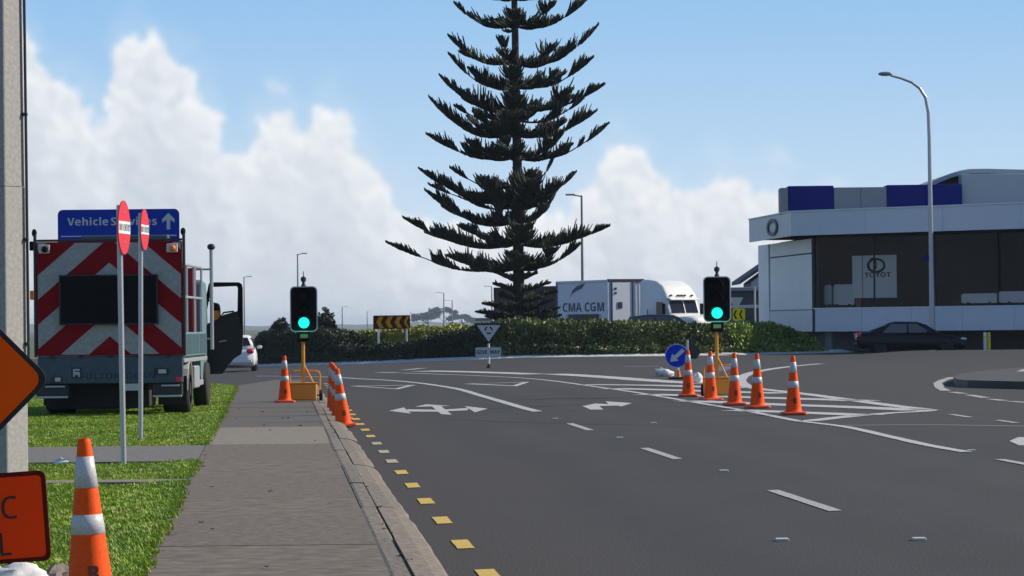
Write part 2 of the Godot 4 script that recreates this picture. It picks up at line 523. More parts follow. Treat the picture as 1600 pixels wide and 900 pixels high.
func make_ground():
	# far land
	var st = tool()
	var ds = [-40.0, 5.0, 60.0, 120.0, 180.0, 235.0, 300.0, 500.0, 900.0, 1600.0, 3000.0, 5000.0, 9000.0]
	for i in ds.size() - 1:
		var reach0 = 120.0 + absf(ds[i]) * 0.6; var reach1 = 120.0 + absf(ds[i + 1]) * 0.6
		for k in 16:
			var f0 = k / 8.0 - 1.0; var f1 = (k + 1) / 8.0 - 1.0
			var y0 = -1.0 ; var y1 = -1.0
			quad(st, Vector3(f0 * reach0, y0, -ds[i]), Vector3(f0 * reach1, y1, -ds[i + 1]), Vector3(f1 * reach1, y1, -ds[i + 1]), Vector3(f1 * reach0, y0, -ds[i]))
	var g = commit(st, "ground", M.land, self)
	tag(g, "flat dull green land reaching to the hazy horizon", "ground", "", "structure")

	# asphalt
	var road = thing("road", "dark grey asphalt road with white and yellow painted markings", "road", Vector3.ZERO, 0.0, "", "structure")
	var xs = spread(-70.0, -14.0, 4.0) + spread(-13.5, 27.0, 0.22) + spread(31.0, 90.0, 5.0)
	var dd = []
	var d = -6.0
	while d < 236.0:
		dd.append(d)
		d += 0.45 + maxf(d, 0.0) * 0.006
	st = tool()
	st.set_smooth_group(0)
	var cols = []; var pos = []
	for j in dd.size():
		var rc = []; var rp = []
		for x in xs:
			var off = x - kerb_x(dd[j])
			var c = Color(0.0528, 0.0502, 0.0497)
			var n = nz.get_noise_2d(x * 9.0, dd[j] * 2.2)
			var n2 = nz.get_noise_2d(x * 40.0 + 300.0, dd[j] * 14.0)
			c = c * (1.0 + 0.16 * n + 0.16 * n2)
			if dd[j] < 75.0:                                            # tyre polished tracks and oil drip lines in each lane
				for lane in [1.75, 5.0]:
					for tr in [-0.78, 0.78]:
						c = c * (1.0 + 0.13 * exp(-pow((off - lane - tr + n * 0.15) / 0.26, 2.0)))
					c = c * (1.0 - 0.17 * (0.6 + n2) * exp(-pow((off - lane + n * 0.2) / 0.24, 2.0)))
			var edge = (1.0 - smoothstep(0.9, 1.9, off + n * 0.9)) * (1.0 - smoothstep(70.0, 85.0, dd[j]))
			c = c.lerp(Color(0.0730, 0.0600, 0.0491), edge * 0.75)         # older brown seal along the kerb
			var old = smoothstep(5.5, 7.5, off + n * 1.2) * smoothstep(40.0, 52.0, dd[j] + n * 4.0) * (1.0 - smoothstep(90.0, 110.0, dd[j]))
			c = c.lerp(Color(0.0691, 0.0588, 0.0503), old * 0.55)
			rc.append(Color(c.r, c.g, c.b)); rp.append(Vector3(x, ground(x, dd[j]), -dd[j]))
		cols.append(rc); pos.append(rp)
	for j in dd.size() - 1:
		for i in xs.size() - 1:
			for q in [[j, i], [j + 1, i], [j + 1, i + 1], [j, i], [j + 1, i + 1], [j, i + 1]]:
				st.set_color(cols[q[0]][q[1]]); st.add_vertex(pos[q[0]][q[1]])
	commit(st, "asphalt", M.asphalt, road)

	# broken yellow lines by the kerb
	for k in 25:
		var c0 = 19.6 + k * 2.78
		var a = []
		for q in [c0 - 0.44, c0 + 0.44]:
			a.append(Vector3(kerb_x(q) + 0.27, 0, -q))
		commit(ribbon(a, 0.125, 0.006, 0.4), "yellow_dash", M.yellow_faded if k in [6, 7, 8] else M.yellow_paint, road)
	# lane dashes and studs
	for c0 in [16.2, 25.9, 35.5, 45.0]:
		commit(ribbon([Vector3(kerb_x(c0 - 1.55) + 3.28, 0, -c0 + 1.55), Vector3(kerb_x(c0 + 1.55) + 3.28, 0, -c0 - 1.55)], 0.105, 0.006), "lane_dash", M.paint_worn, road)
	for p in [[1131, 737], [1436, 844], [968, 685], [867, 655], [1517, 705], [1021, 662], [1222, 845]]:
		var q = gp(p[0], p[1])
		var s2 = tool()
		box(s2, Vector3(0, 0.009, 0), Vector3(0.09, 0.018, 0.09))
		commit(s2, "road_stud", M.white_dull, road).position = q
	# lines, given by where they run in the photograph and laid on the road
	var solid = [
		[[[400, 588], [500, 589], [560, 592], [613, 595], [656, 599], [688, 603.5], [719, 609], [751, 618.4], [783, 627.6], [815, 637], [840, 643.5]], 0.17],
		[[[630, 583.2], [694, 585.2], [760, 588], [815, 591], [860, 595], [919, 603], [990, 613], [1050, 623], [1097, 631], [1169, 643], [1240, 657], [1262, 660], [1324, 668], [1387, 682], [1449, 696], [1511, 707]], 0.15],
		[[[658, 580], [740, 581.5], [836, 585]], 0.85],
		[[[866, 584.5], [931, 588.5], [1026, 595.4], [1095, 599.5]], 0.8],
		[[[915, 601.3], [1020, 602.4], [1098, 604.8], [1160, 606.6]], 0.75],
		[[[955, 607.5], [1040, 609.6], [1160, 613.2], [1226, 615]], 0.75],
		[[[1012, 616.5], [1120, 619.8], [1318, 625.6], [1345, 627]], 0.75],
		[[[1070, 626.4], [1200, 632], [1330, 636.6], [1440, 641.5]], 0.7],
		[[[1150, 641.5], [1262, 645.5], [1359, 649.5]], 0.65],
		[[[1283, 568.5], [1230, 573.5], [1185, 580.5], [1164, 587], [1156, 594.5], [1162, 602], [1176, 606], [1194, 609], [1250, 615], [1318, 624], [1396, 634.5], [1449, 641.8], [1390, 646], [1324, 651.5], [1262, 658.6]], 0.32],
		[[[1315, 665.5], [1450, 664.5], [1600, 666.6], [1700, 668]], 0.10],
		[[[974, 572.5], [1030, 572.5]], 0.3],
		[[[590, 582.2], [623, 582.6]], 0.3],
		[[[632, 578.5], [660, 575.5]], 0.4],
	]
	for s in solid:
		commit(ribbon(smooth_line(px_line(s[0]), 5), s[1], 0.0075, 0.8), "painted_line", M.paint if s[1] > 0.11 else M.paint_worn, road)
	for s in [[[1486, 648], [1516, 652.6]], [[1558, 657], [1588, 661.4]], [[1562, 718.5], [1640, 733]]]:
		commit(ribbon(px_line(s), 0.11, 0.0075), "lane_dash", M.paint_worn, road)
	# arrows and give way triangles
	var arrow := pv([[608, 642.4], [631, 637], [642.4, 646.8]])
	for piece in [[[636, 640], [690, 640.8], [692, 643.9], [638, 643.5]], [[673, 634.0], [688, 634.0], [706, 648.6], [689, 647.6]], [[648, 636.2], [666, 632.2], [705, 634.7]], [[694, 643.2], [694, 640.4], [731, 638.0], [731, 641.6]], [[725.5, 635], [762, 639], [742, 644.8]]]:
		arrow = Geometry2D.merge_polygons(arrow, pv(piece))[0]
	var arrow_px = []
	for p in arrow: arrow_px.append([p.x, p.y])
	commit(patch(px_line(arrow_px), 0.0065), "arrow_marking", M.paint, road)
	var right_turn = [[910, 635.2], [930, 631], [951, 632], [946, 627.6], [987.5, 630.3], [971, 635.6], [966, 634.2], [936, 635], [943, 640.4], [923, 640.6]]
	commit(patch(px_line(right_turn), 0.0065), "arrow_marking", M.paint, road)
	commit(patch(px_line([[1577, 690], [1590, 684], [1640, 683], [1640, 698], [1592, 696.5]]), 0.0065), "arrow_marking", M.paint, road)
	for t in [[[545, 603.4], [650, 601.8], [622, 608.6]], [[723.6, 600.2], [827.7, 597], [807.6, 603.8]]]:
		var w = px_line(t)
		var c = (w[0] + w[1] + w[2]) / 3.0
		for i in 3:
			var a2 = w[i]; var b2 = w[(i + 1) % 3]
			var k2 = 0.72
			commit(patch([a2, b2, c.lerp(b2, k2), c.lerp(a2, k2)], 0.0065), "give_way_triangle", M.paint, road)
	# tar seams
	for s in [[[762, 638.5], [850, 635], [905, 632]], [[1018, 624.5], [1062, 623]], [[1449, 572.6], [1503, 572.8]], [[1572, 571.5], [1640, 572.5]], [[700, 655], [842, 661], [1100, 668]]]:
		if s[0][0] == 700:
			commit(ribbon(smooth_line(px_line(s), 8), 0.03, 0.0045), "tar_seam", M.tar, road)
			continue
		commit(ribbon(px_line(s), 0.16, 0.005), "tar_seam", M.tar, road)

	# footpath: slabs between sawn joints
	var fp = thing("footpath", "grey brown concrete footpath in slabs between grass and kerb", "footpath", Vector3.ZERO, 0.0, "", "structure")
	var cuts = [4.0, 9.0, 13.5, 17.4, 21.2, 24.6, 27.1, 31.2, 34.8, 39.6, 46.4, 52.2, 58.0, 64.5, 72.0, 80.0, 88.5]
	for i in cuts.size() - 1:
		var s3 = tool()
		var gap = 0.0025
		var a = cuts[i] + gap; var b = cuts[i + 1] - gap
		var top0 = rng.randf_range(-0.022, -0.018); var top1 = rng.randf_range(-0.022, -0.018)
		var prof = []
		for q in [[a, top0], [b, top1]]:
			var g0 = lerpf(0.0, ground(kerb_x(q[0]), q[0]) + 0.12, smoothstep(80.0, 100.0, q[0]))
			var xl = path_x(q[0]); var xr = kerb_x(q[0]) - 0.378
			if q[0] > 80.0: xl += (q[0] - 80.0) * 0.12
			prof.append([Vector3(xl, q[1] + g0, -q[0]), Vector3(xr, q[1] + g0, -q[0]), Vector3(xr, -0.2, -q[0]), Vector3(xl, -0.2, -q[0])])
		skin(s3, prof, true)
		var m = M.footpath if i % 2 else M.footpath_b
		if i == 9: m = M.footpath_pale
		elif i >= 10: m = M.footpath_dark
		commit(s3, "slab", m, fp)
	# kerb: a narrow top strip and sloping blocks
	var kb = thing("kerb", "worn tan concrete kerb blocks along the footpath edge", "kerb", Vector3.ZERO, 0.0, "", "structure")
	var q0 = 6.0
	var kk = 0
	while q0 < 84.0:
		var ln = 3.9
		for which in 2:
			var s4 = tool()
			var rings = []
			var n4 = 6
			var lift = rng.randf_range(-0.006, 0.004) - (0.014 if which == 0 else 0.0)
			var side = rng.randf_range(-0.008, 0.008)
			for k in n4 + 1:
				var dq = lerpf(q0 + 0.012, q0 + ln - 0.012, float(k) / n4)
				var kx = kerb_x(dq) + side
				var j1 = 0.010 * nz.get_noise_2d(dq * 130.0, 7.0 + which); var j2 = 0.022 * nz.get_noise_2d(dq * 170.0, 90.0)
				if which == 0:
					rings.append([Vector3(kx - 0.376, -0.2, -dq), Vector3(kx - 0.376 + j1 * 0.3, lift - 0.004, -dq), Vector3(kx - 0.355, lift + 0.004, -dq), Vector3(kx - 0.262, lift + 0.004 + j1 * 0.3, -dq), Vector3(kx - 0.246 + j1 * 0.4, lift - 0.002, -dq), Vector3(kx - 0.246, -0.2, -dq)])
				else:
					rings.append([Vector3(kx - 0.243, -0.2, -dq), Vector3(kx - 0.243, lift - 0.006, -dq), Vector3(kx - 0.12, lift - 0.02 + j1 * 0.4, -dq), Vector3(kx - 0.03 + j2, lift - 0.048, -dq), Vector3(kx + j2, lift - 0.075, -dq), Vector3(kx + 0.005 + j2, -0.2, -dq)])
			skin(s4, rings, true)
			commit(s4, "kerb_strip" if which == 0 else "kerb_block", M.kerb if (kk + which) % 3 else M.kerb_b, kb)
		q0 += ln
		kk += 1
	# verge
	var vg = tool()
	vg.set_smooth_group(0)
	var vds = spread(4.0, 88.0, 0.7)
	var rows = []
	for q in vds:
		var row = []
		for k in 21:
			var x0 = path_x(q) + 0.0
			if q > 76.0: x0 -= pow((q - 76.0) / 12.0, 2.0) * 1.3
			var x = x0 - 0.02 - pow(k / 20.0, 1.4) * 9.0
			row.append(Vector3(x, verge_y(x, q) - (0.12 if k == 20 else 0.0), -q))
		rows.append(row)
	for j in rows.size() - 1:
		for k in 20: quad(vg, rows[j][k + 1], rows[j + 1][k + 1], rows[j + 1][k], rows[j][k])
	for j in rows.size() - 1:      # edge down to the road bed
		quad(vg, rows[j][0], rows[j + 1][0], rows[j + 1][0] - Vector3(0, 0.3, 0), rows[j][0] - Vector3(0, 0.3, 0))
	for k in 20: quad(vg, rows[-1][k], rows[-1][k + 1], rows[-1][k + 1] - Vector3(0, 0.4, 0), rows[-1][k] - Vector3(0, 0.4, 0))
	var vo = commit(vg, "verge", M.soil, self)
	tag(vo, "strip of soil under the grass beside the footpath", "verge", "", "structure")
	# crossing paths
	for s5 in [[34.9, 39.5, "grey concrete path crossing the grass to the footpath", M.side_path], [30.25, 30.75, "thin concrete edging strip laid across the grass", M.footpath_pale]]:
		var s6 = tool()
		var pr = []
		for q in [s5[0], s5[1]]:
			var xr = path_x(q) - 0.01; var yy = -0.022
			var xm = xr - 9.0
			pr.append([Vector3(xm, yy, -q), Vector3(xr, yy, -q), Vector3(xr, -0.2, -q), Vector3(xm, -0.2, -q)])
		skin(s6, pr, true)
		tag(commit(s6, "side_path", s5[3], self), s5[2], "path", "", "structure")

	# fallen leaves on the slabs and weeds in the kerb joint
	var lf = tool()
	lf.set_smooth_group(-1)
	tri(lf, Vector3(-0.03, 0, 0), Vector3(0.0, 0.012, 0.018), Vector3(0.035, 0.004, 0))
	tri(lf, Vector3(-0.03, 0, 0), Vector3(0.035, 0.004, 0), Vector3(0.0, 0.014, -0.018))
	lf.generate_normals()
	var lx = []; var lc = []
	for k in 42:
		var q = 17.5 + pow(rng.randf(), 1.3) * 40.0
		var x = lerpf(path_x(q) + 0.05, kerb_x(q) - 0.4, rng.randf())
		if k % 3 == 0: x = kerb_x(q) - 0.25 + rng.randf_range(-0.03, 0.03)
		lx.append(Transform3D(Basis(Vector3.UP, rng.randf() * TAU).scaled(Vector3.ONE * rng.randf_range(0.6, 1.3)), Vector3(x, -0.012, -q)))
		lc.append(Color(0.05, 0.035, 0.02).lerp(Color(0.10, 0.09, 0.035), rng.randf()))
	scatter("fallen_leaves", lf.commit(), lx, lc, M.leaf, self, "small brown leaves lying on the footpath slabs", "leaves")
	# grass on the verge
	var tufts = []
	for variant in 1:
		var s7 = tool()
		for b in 13:
			var an = rng.randf() * TAU
			var lean = rng.randf_range(0.2, 0.9)
			var h = rng.randf_range(0.02, 0.045)
			var o = Vector3(rng.randf_range(-0.035, 0.035), 0, rng.randf_range(-0.035, 0.035))
			var dirv = Vector3(cos(an), 0, sin(an))
			var w = Vector3(-sin(an), 0, cos(an)) * 0.0045
			var m1 = o + Vector3(0, h * 0.6, 0) + dirv * h * lean * 0.35
			var tp = o + Vector3(0, h, 0) + dirv * h * lean
			quad(s7, o - w, o + w, m1 + w * 0.8, m1 - w * 0.8)
			tri(s7, m1 - w * 0.8, m1 + w * 0.8, tp)
		s7.generate_normals()
		tufts.append(s7.commit())
	for variant in 1:
		var xf = []; var cl = []
		for i in 120000:
			var q = 13.0 + pow(rng.randf(), 0.9) * 75.0
			var wid = minf(1.2 + q * 0.075, 5.5)
			var x = path_x(q) + 0.02 - rng.randf() * wid
			if q > 76.0: x -= pow((q - 76.0) / 12.0, 2.0) * 1.3
			if (q > 34.85 and q < 39.55) or (q > 30.2 and q < 30.8): continue
			var sc = rng.randf_range(0.8, 1.35) * (1.0 + 0.5 * nz.get_noise_2d(x * 60.0, q * 60.0))
			if nz.get_noise_2d(x * 45.0 + 900.0, q * 30.0) < -0.42: continue
			var bs = Basis(Vector3.UP, rng.randf() * TAU).scaled(Vector3(sc * 1.15, sc, sc * 1.15))
			xf.append(Transform3D(bs, Vector3(x, verge_y(x, q) - 0.004, -q)))
			var n = nz.get_noise_2d(x * 30.0, q * 18.0)
			var c = Color(0.14, 0.25, 0.012).lerp(Color(0.30, 0.40, 0.022), clampf(0.45 + n * 0.8 + rng.randf_range(-0.25, 0.25), 0, 1))
			if rng.randf() < 0.07: c = Color(0.30, 0.26, 0.11)
			cl.append(c)
		scatter("grass", tufts[variant], xf, cl, M.grass, self, "short bright green grass on the verge", "grass")

func verge_y(x, d):
	var edge = path_x(d) - x
	var h = -0.03 - 0.03 * smoothstep(0.0, 0.6, edge) + 0.018 * nz.get_noise_2d(x * 22.0, d * 16.0)
	return h + minf(0.0, ground(x, d) + 0.12) * smoothstep(80.0, 90.0, d)

func scatter(called, mesh, xf: Array, cl: Array, m, parent, label := "", category := ""):
	var mm := MultiMesh.new()
	mm.transform_format = MultiMesh.TRANSFORM_3D
	mm.use_colors = cl.size() > 0
	mm.mesh = mesh
	mm.instance_count = xf.size()
	for i in xf.size():
		mm.set_instance_transform(i, xf[i])
		if cl.size(): mm.set_instance_color(i, cl[i])
	var o := MultiMeshInstance3D.new()
	o.multimesh = mm
	o.material_override = m
	o.name = called if parent != self else numbered(called)
	parent.add_child(o, true)
	if label:
		tag(o, label, category, "", "stuff")
	else: o.set_meta("kind", "stuff")
	return o
# ---------------------------------------------------------------- roundabout: island, hedge, pine
const IX := 1.6
const ID := 153.0
const IR := 15.0

func ring_point(a, r):                 # a: 0 towards the camera, positive to the right
	var x = IX + sin(a) * r; var d = ID - cos(a) * r
	return Vector3(x, ground(x, d), -d)

func make_island():
	var isl = thing("island", "raised round traffic island with pale sloping kerb", "island", Vector3.ZERO, 0.0, "", "structure")
	var n = 120
	var seg = 3
	for k in range(0, n, seg):         # kerb stones
		var st = tool()
		var rings = []
		for i in seg + 1:
			var a = TAU * (k + i) / n
			a = lerpf(a, TAU * (k + seg * 0.5) / n, 0.004)
			rings.append([ring_point(a, IR + 0.02) - Vector3(0, 0.1, 0), ring_point(a, IR) + Vector3(0, 0.03, 0), ring_point(a, IR - 0.55) + Vector3(0, 0.13, 0), ring_point(a, IR - 0.72) + Vector3(0, 0.14, 0), ring_point(a, IR - 0.72) - Vector3(0, 0.1, 0)])
		skin(st, rings, true)
		commit(st, "kerb_stone", M.kerb_white, isl)
	var s2 = tool()
	for k in n:
		var a = TAU * k / n; var b = TAU * (k + 1) / n
		for r in [[0.0, 5.0], [5.0, 10.0], [10.0, IR - 0.70]]:
			var q = [ring_point(a, r[0]), ring_point(b, r[0]), ring_point(b, r[1]), ring_point(a, r[1])]
			for i in 4: q[i] += Vector3(0, 0.12, 0)
			quad(s2, q[0], q[1], q[2], q[3])
	commit(s2, "soil_bed", M.soil, isl)

func leaf_clump(size, count) -> Mesh:
	var st = tool()
	for i in count:
		var dirv = Vector3(rng.randf_range(-1, 1), rng.randf_range(-0.4, 1), rng.randf_range(-1, 1)).normalized()
		var side = dirv.cross(Vector3(rng.randf_range(-1, 1), rng.randf_range(-1, 1), rng.randf_range(-1, 1))).normalized()
		var up = side.cross(dirv)
		var l = size * rng.randf_range(0.7, 1.25)
		var w = l * 0.32
		var o = dirv * size * 0.15
		var mid = o + dirv * l * 0.5 + up * l * 0.08
		var tip = o + dirv * l - up * l * 0.05
		tri(st, o, mid - side * w, mid + side * w)
		tri(st, mid - side * w, tip, mid + side * w)
	st.generate_normals()
	return st.commit()

func hedge_piece(called, label, prof: Array, depth, dark: Color, light: Color, per_m2, leaf, inset, group := "", top_lump := 0.16):
	# prof: [pixel column, pixel row of the top]; the piece follows the island's kerb
	var t = thing(called, label, "hedge", Vector3.ZERO, 0.0, group)
	var cols = []
	for i in prof.size() - 1:
		var steps = maxi(1, int((prof[i + 1][0] - prof[i][0]) / 10.0))
		for k in steps: cols.append([lerpf(prof[i][0], prof[i + 1][0], float(k) / steps), lerpf(prof[i][1], prof[i + 1][1], float(k) / steps)])
	cols.append(prof[-1])
	var rings = []
	var samples = []
	for c in cols:
		var px = c[0]
		var r = IR - inset
		# angle on the island ring that lies in that column
		var a = asin(clampf((at(px, 520.0, ID - r * 0.6).x - IX) / r, -0.999, 0.999))
		for it in 8:
			var dd = ID - cos(a) * r
			a = lerpf(a, asin(clampf((at(px, 520.0, dd).x - IX) / r, -0.9995, 0.9995)), 0.7)
		var f = ring_point(a, r)
		var top = at(px, c[1], -f.z).y
		var inw = Vector3(-sin(a), 0, -cos(a))
		var h = top - f.y - 0.12
		var ring = []
		var lum = 1.0 + top_lump * nz.get_noise_2d(px * 2.6, 50.0 + inset * 9.0)
		for q in [[0.05, 0.0], [0.0, 0.35], [0.03, 0.7], [0.16, 0.93], [0.4, 1.0], [0.75, 0.97], [0.97, 0.75], [1.0, 0.0]]:
			ring.append(f + inw * q[0] * depth + Vector3(0, 0.12 + (h - 0.06) * q[1] * (lum if q[1] > 0.5 else 1.0), 0))
		rings.append(ring)
	for i in range(0, rings.size() - 1, 2):          # woody stems inside
		var st = tool()
		var o = rings[i][0].lerp(rings[i][7], 0.35)
		var top = rings[i][2].lerp(rings[i][5], 0.4)
		tube(st, [o - Vector3(0, 0.1, 0), o.lerp(top, 0.6), top - Vector3(0, 0.12, 0)], [0.03, 0.022, 0.008], 5)
		commit(st, "stem", M.bark, t)
	var xf = []; var cl = []
	for i in rings.size() - 1:
		for k in 7:
			var a0 = rings[i][k]; var a1 = rings[i + 1][k]; var b0 = rings[i][k + 1]; var b1 = rings[i + 1][k + 1]
			var area = (a1 - a0).length() * (b0 - a0).length()
			var cnt = area * per_m2 * (0.35 if k == 6 else 1.0)
			var whole = int(cnt) + (1 if rng.randf() < cnt - int(cnt) else 0)
			var nrm = (a1 - a0).cross(b0 - a0).normalized()
			if nrm.dot(a0 - Vector3(IX, 0.3, -ID)) < 0.0 and nrm.y < 0.0: nrm = -nrm
			if nrm.y < -0.2: nrm = -nrm
			for m in whole * 3:
				var p = a0.lerp(a1, rng.randf()).lerp(b0.lerp(b1, rng.randf()), rng.randf())
				var n1 = nz.get_noise_3d(p.x * 55.0, p.y * 70.0, p.z * 55.0)
				p += nrm * (0.03 + 0.16 * n1 + rng.randf() * 0.07) if m % 3 == 0 else -nrm * rng.randf_range(0.0, 0.5)
				if m % 3 and p.y < a0.y - 0.9: continue
				var sc = rng.randf_range(0.7, 1.4)
				xf.append(Transform3D(Basis(Vector3(rng.randf_range(-1, 1), rng.randf_range(-1, 1), rng.randf_range(-1, 1)).normalized(), rng.randf() * TAU).scaled(Vector3.ONE * sc), p))
				var n = nz.get_noise_3d(p.x * 20.0, p.y * 20.0, p.z * 20.0)
				cl.append(dark.lerp(light, clampf(0.45 + n * 0.9 + rng.randf_range(-0.3, 0.3), 0, 1)))
	scatter("foliage", leaf, xf, cl, M.leaf, t)
	return t

func make_hedges():
	var leaf = leaf_clump(0.13, 5)
	var small = leaf_clump(0.085, 6)
	var big = leaf_clump(0.17, 5)
	hedge_piece("clipped_hedge", "tall clipped blackish hedge at the island end behind the signal on the footpath", [[386, 530], [394, 521], [425, 518], [460, 516], [490, 517], [512, 519], [522, 526]], 2.2, Color(0.035, 0.042, 0.02), Color(0.06, 0.072, 0.03), 190.0, small, 0.85)
	hedge_piece("dark_hedge", "low dark hedge rising towards the roundabout warning sign", [[508, 533], [522, 541], [560, 544], [600, 540], [640, 534], [680, 525], [715, 516], [745, 509], [772, 506]], 1.1, Color(0.035, 0.042, 0.018), Color(0.06, 0.072, 0.028), 190.0, small, 0.85)
	hedge_piece("groundcover_bank", "yellow green groundcover bank around the posts of the chevron board", [[492, 530], [515, 526], [545, 521], [590, 517], [640, 515], [690, 512], [740, 511], [770, 510]], 3.0, Color(0.12, 0.16, 0.025), Color(0.40, 0.39, 0.07), 110.0, leaf, 2.9)
	hedge_piece("leafy_hedge", "long leafy green hedge in front of the container truck", [[768, 506], [800, 504], [850, 502], [900, 504], [960, 507], [1010, 508], [1060, 508], [1110, 509], [1150, 511]], 2.6, Color(0.04, 0.058, 0.015), Color(0.19, 0.22, 0.06), 120.0, leaf, 0.9)
	hedge_piece("bright_shrub", "bright green bushy shrubs beside the showroom corner", [[1143, 514], [1170, 510], [1200, 511], [1230, 512], [1258, 517], [1275, 527], [1282, 540]], 2.6, Color(0.09, 0.14, 0.02), Color(0.30, 0.38, 0.06), 110.0, big, 0.8)

func cord(st, p: Vector3, d0: Vector3, d1: Vector3, l, r0, segs := 4):
	var rings = []
	var q = p
	for i in segs + 1:
		var f = float(i) / segs
		var d = d0.lerp(d1, f).normalized()
		var u = d.cross(Vector3(0.31, 0.2, 0.93)).normalized()
		var w = d.cross(u)
		var r = r0 * (1.0 - 0.65 * f * f)
		rings.append([q + u * r, q - u * r * 0.5 + w * r * 0.87, q - u * r * 0.5 - w * r * 0.87])
		q += d * l / segs
	for i in segs:
		for k in 3:
			var j = (k + 1) % 3
			quad(st, rings[i][k], rings[i][j], rings[i + 1][j], rings[i + 1][k])

func make_pine():
	var base = Vector3(at(811, 500, ID).x, ground(0.3, ID) + 0.1, -ID)
	var t = thing("norfolk_pine", "tall dark tiered pine tree rising from the hedged island", "tree", base)
	var s = F / ID
	var st = tool()
	st.set_smooth_group(0)
	tube(st, [Vector3.ZERO, Vector3(0.0, 2.0, 0), Vector3(0.0, 8.0, 0), Vector3(-0.05, 16.0, 0), Vector3(-0.12, 21.0, 0), Vector3(-0.16, 25.5, 0)], [0.36, 0.29, 0.24, 0.165, 0.10, 0.02], 12)
	commit(st, "trunk", M.bark, t)
	var eye = CH - base.y
	# [row of the branch root, left tip, right tip, fullness, number of branches]
	var W = [
		[-150, [772, -182], [845, -184], 0.5, 6], [-115, [752, -150], [865, -148], 0.5, 6], [-78, [740, -116], [880, -118], 0.5, 6], [-42, [728, -80], [893, -84], 0.5, 6], [-4, [718, -38], [905, -42], 0.5, 6],
		[40, [712, 5], [921, -2], 0.5, 7], [97, [703, 55], [937, 40], 0.6, 7], [133, [703, 84], [930, 90], 0.7, 8], [167, [688, 117], [947, 131], 0.8, 8], [188, [712, 166], [915, 154], 0.8, 5], [210, [672, 151], [934, 173], 0.9, 8],
		[243, [669, 209], [953, 192], 0.95, 8], [290, [705, 262], [868, 244], 0.7, 5], [307, [655, 264], [901, 268], 1.0, 9], [322, [690, 278], [880, 285], 0.9, 6], [344, [665, 297], [870, 300], 0.9, 7], [379, [631, 340], [953, 353], 1.0, 9], [415, [605, 378], [909, 380], 1.0, 8],
		[438, [762, 421], [841, 426], 0.8, 6], [456, [770, 443], [862, 441], 0.8, 6], [470, [780, 460], [872, 455], 0.9, 7], [486, [753, 474], [866, 468], 1.0, 8], [500, [743, 487], [876, 480], 1.0, 9], [508, [757, 494], [878, 492], 1.0, 10]]
	for wi in W.size():
		var w = W[wi]
		var y0 = at(811, w[0], ID).y - base.y
		var nb = w[4]
		var lx = absf(at(w[1][0], w[1][1], ID).x - base.x); var ly = at(w[1][0], w[1][1], ID).y - base.y - y0
		var rx = absf(at(w[2][0], w[2][1], ID).x - base.x); var ry = at(w[2][0], w[2][1], ID).y - base.y - y0
		var low = w[0] > 430
		for j in nb:
			var phi = TAU * j / nb + rng.randf_range(-0.16, 0.16)
			if j == 0: phi = 0.06
			if j == nb / 2: phi = PI - 0.05
			var k = 0.5 + 0.5 * cos(phi)
			var L = lerpf(lx, rx, k) * (1.0 if (j == 0 or j == nb / 2) else rng.randf_range(0.72, 0.97))
			var R = lerpf(ly, ry, k) * (1.0 if (j == 0 or j == nb / 2) else rng.randf_range(0.7, 1.05))
			branch(t, Vector3(-0.006 * y0, y0 + (0.0 if (j == 0 or j == nb / 2) else rng.randf_range(-0.14, 0.14)), 0), phi, L, R * (1.0 if (j == 0 or j == nb / 2) else 0.6), w[3], low)

func branch(t, o: Vector3, phi, L, R, full, low):
	var out = Vector3(cos(phi), 0, sin(phi))
	var side = Vector3(-sin(phi), 0, cos(phi))
	var pts = []; var radii = []
	var n = 10
	var bend = rng.randf_range(-0.12, 0.12) * L
	var sag = (0.02 if low else 0.045) * L
	for i in n + 1:
		var f = float(i) / n
		pts.append(o + out * L * f + side * bend * f * f + Vector3(0, R * pow(f, 3.1 if not low else 1.2) - sag * sin(PI * minf(f * 1.4, 1.0)), 0))
		radii.append(lerpf(0.06 if not low else 0.035, 0.012, f))
	var st = tool()
	tube(st, pts, radii, 5)
	var b = commit(st, "branch", M.bark, t)
	var fo = tool()
	var step = 0.036 if not low else 0.06
	var l = 0.45 if not low else 0.25
	var ph = rng.randf() * 100.0
	while l < L:
		var f = l / L
		var i = minf(f * n, n - 0.001)
		var p = pts[int(i)].lerp(pts[int(i) + 1], i - int(i))
		var ax = (pts[int(i) + 1] - pts[int(i)]).normalized()
		var dens = full
		var clump = nz.get_noise_2d(l * 34.0 + ph * 10.0, ph * 7.0)          # tufts stand together with bare wood between
		var tall = 1.0
		if not low:
			tall = clampf(0.72 + 1.7 * clump, 0.3, 1.25)
			if f < 0.58: dens = lerpf(0.75, 1.05, full) * clampf(1.15 + 3.2 * (clump + 0.12), 0.12, 1.0)
			elif f < 0.80: dens = clampf((full - 0.55) * 1.6 + 2.4 * clump, 0.03, 1.0)
			else: dens = 1.1; tall = 1.0
		for sg in [-1.0, 1.0]:
			if rng.randf() > dens: continue
			var tipf = smoothstep(0.82, 1.0, f)
			var ln = lerpf(0.92 * tall if f < 0.80 else 0.62, 0.16, tipf) * rng.randf_range(0.55, 1.12) * (0.55 if low else 1.0) * lerpf(0.75, 1.0, minf(L / 3.5, 1.0))
			var sd = side * sg
			var d0 = (sd * rng.randf_range(0.4, 1.1) + ax * rng.randf_range(0.3, 0.8) + Vector3(0, rng.randf_range(0.1, 0.5), 0)).normalized()
			var d1 = (sd * rng.randf_range(0.0, 0.45) + ax * rng.randf_range(0.1, 0.5) + Vector3(0, 1.0 if not low else 0.4, 0)).normalized()
			cord(fo, p, d0, d1, ln, rng.randf_range(0.045, 0.07), 4)
		l += step
	cord(fo, pts[-2], (pts[-1] - pts[-2]).normalized(), (pts[-1] - pts[-2]).normalized(), (pts[-1] - pts[-2]).length() * 1.05, 0.06, 3)
	commit(fo, "foliage", M.pine, b)

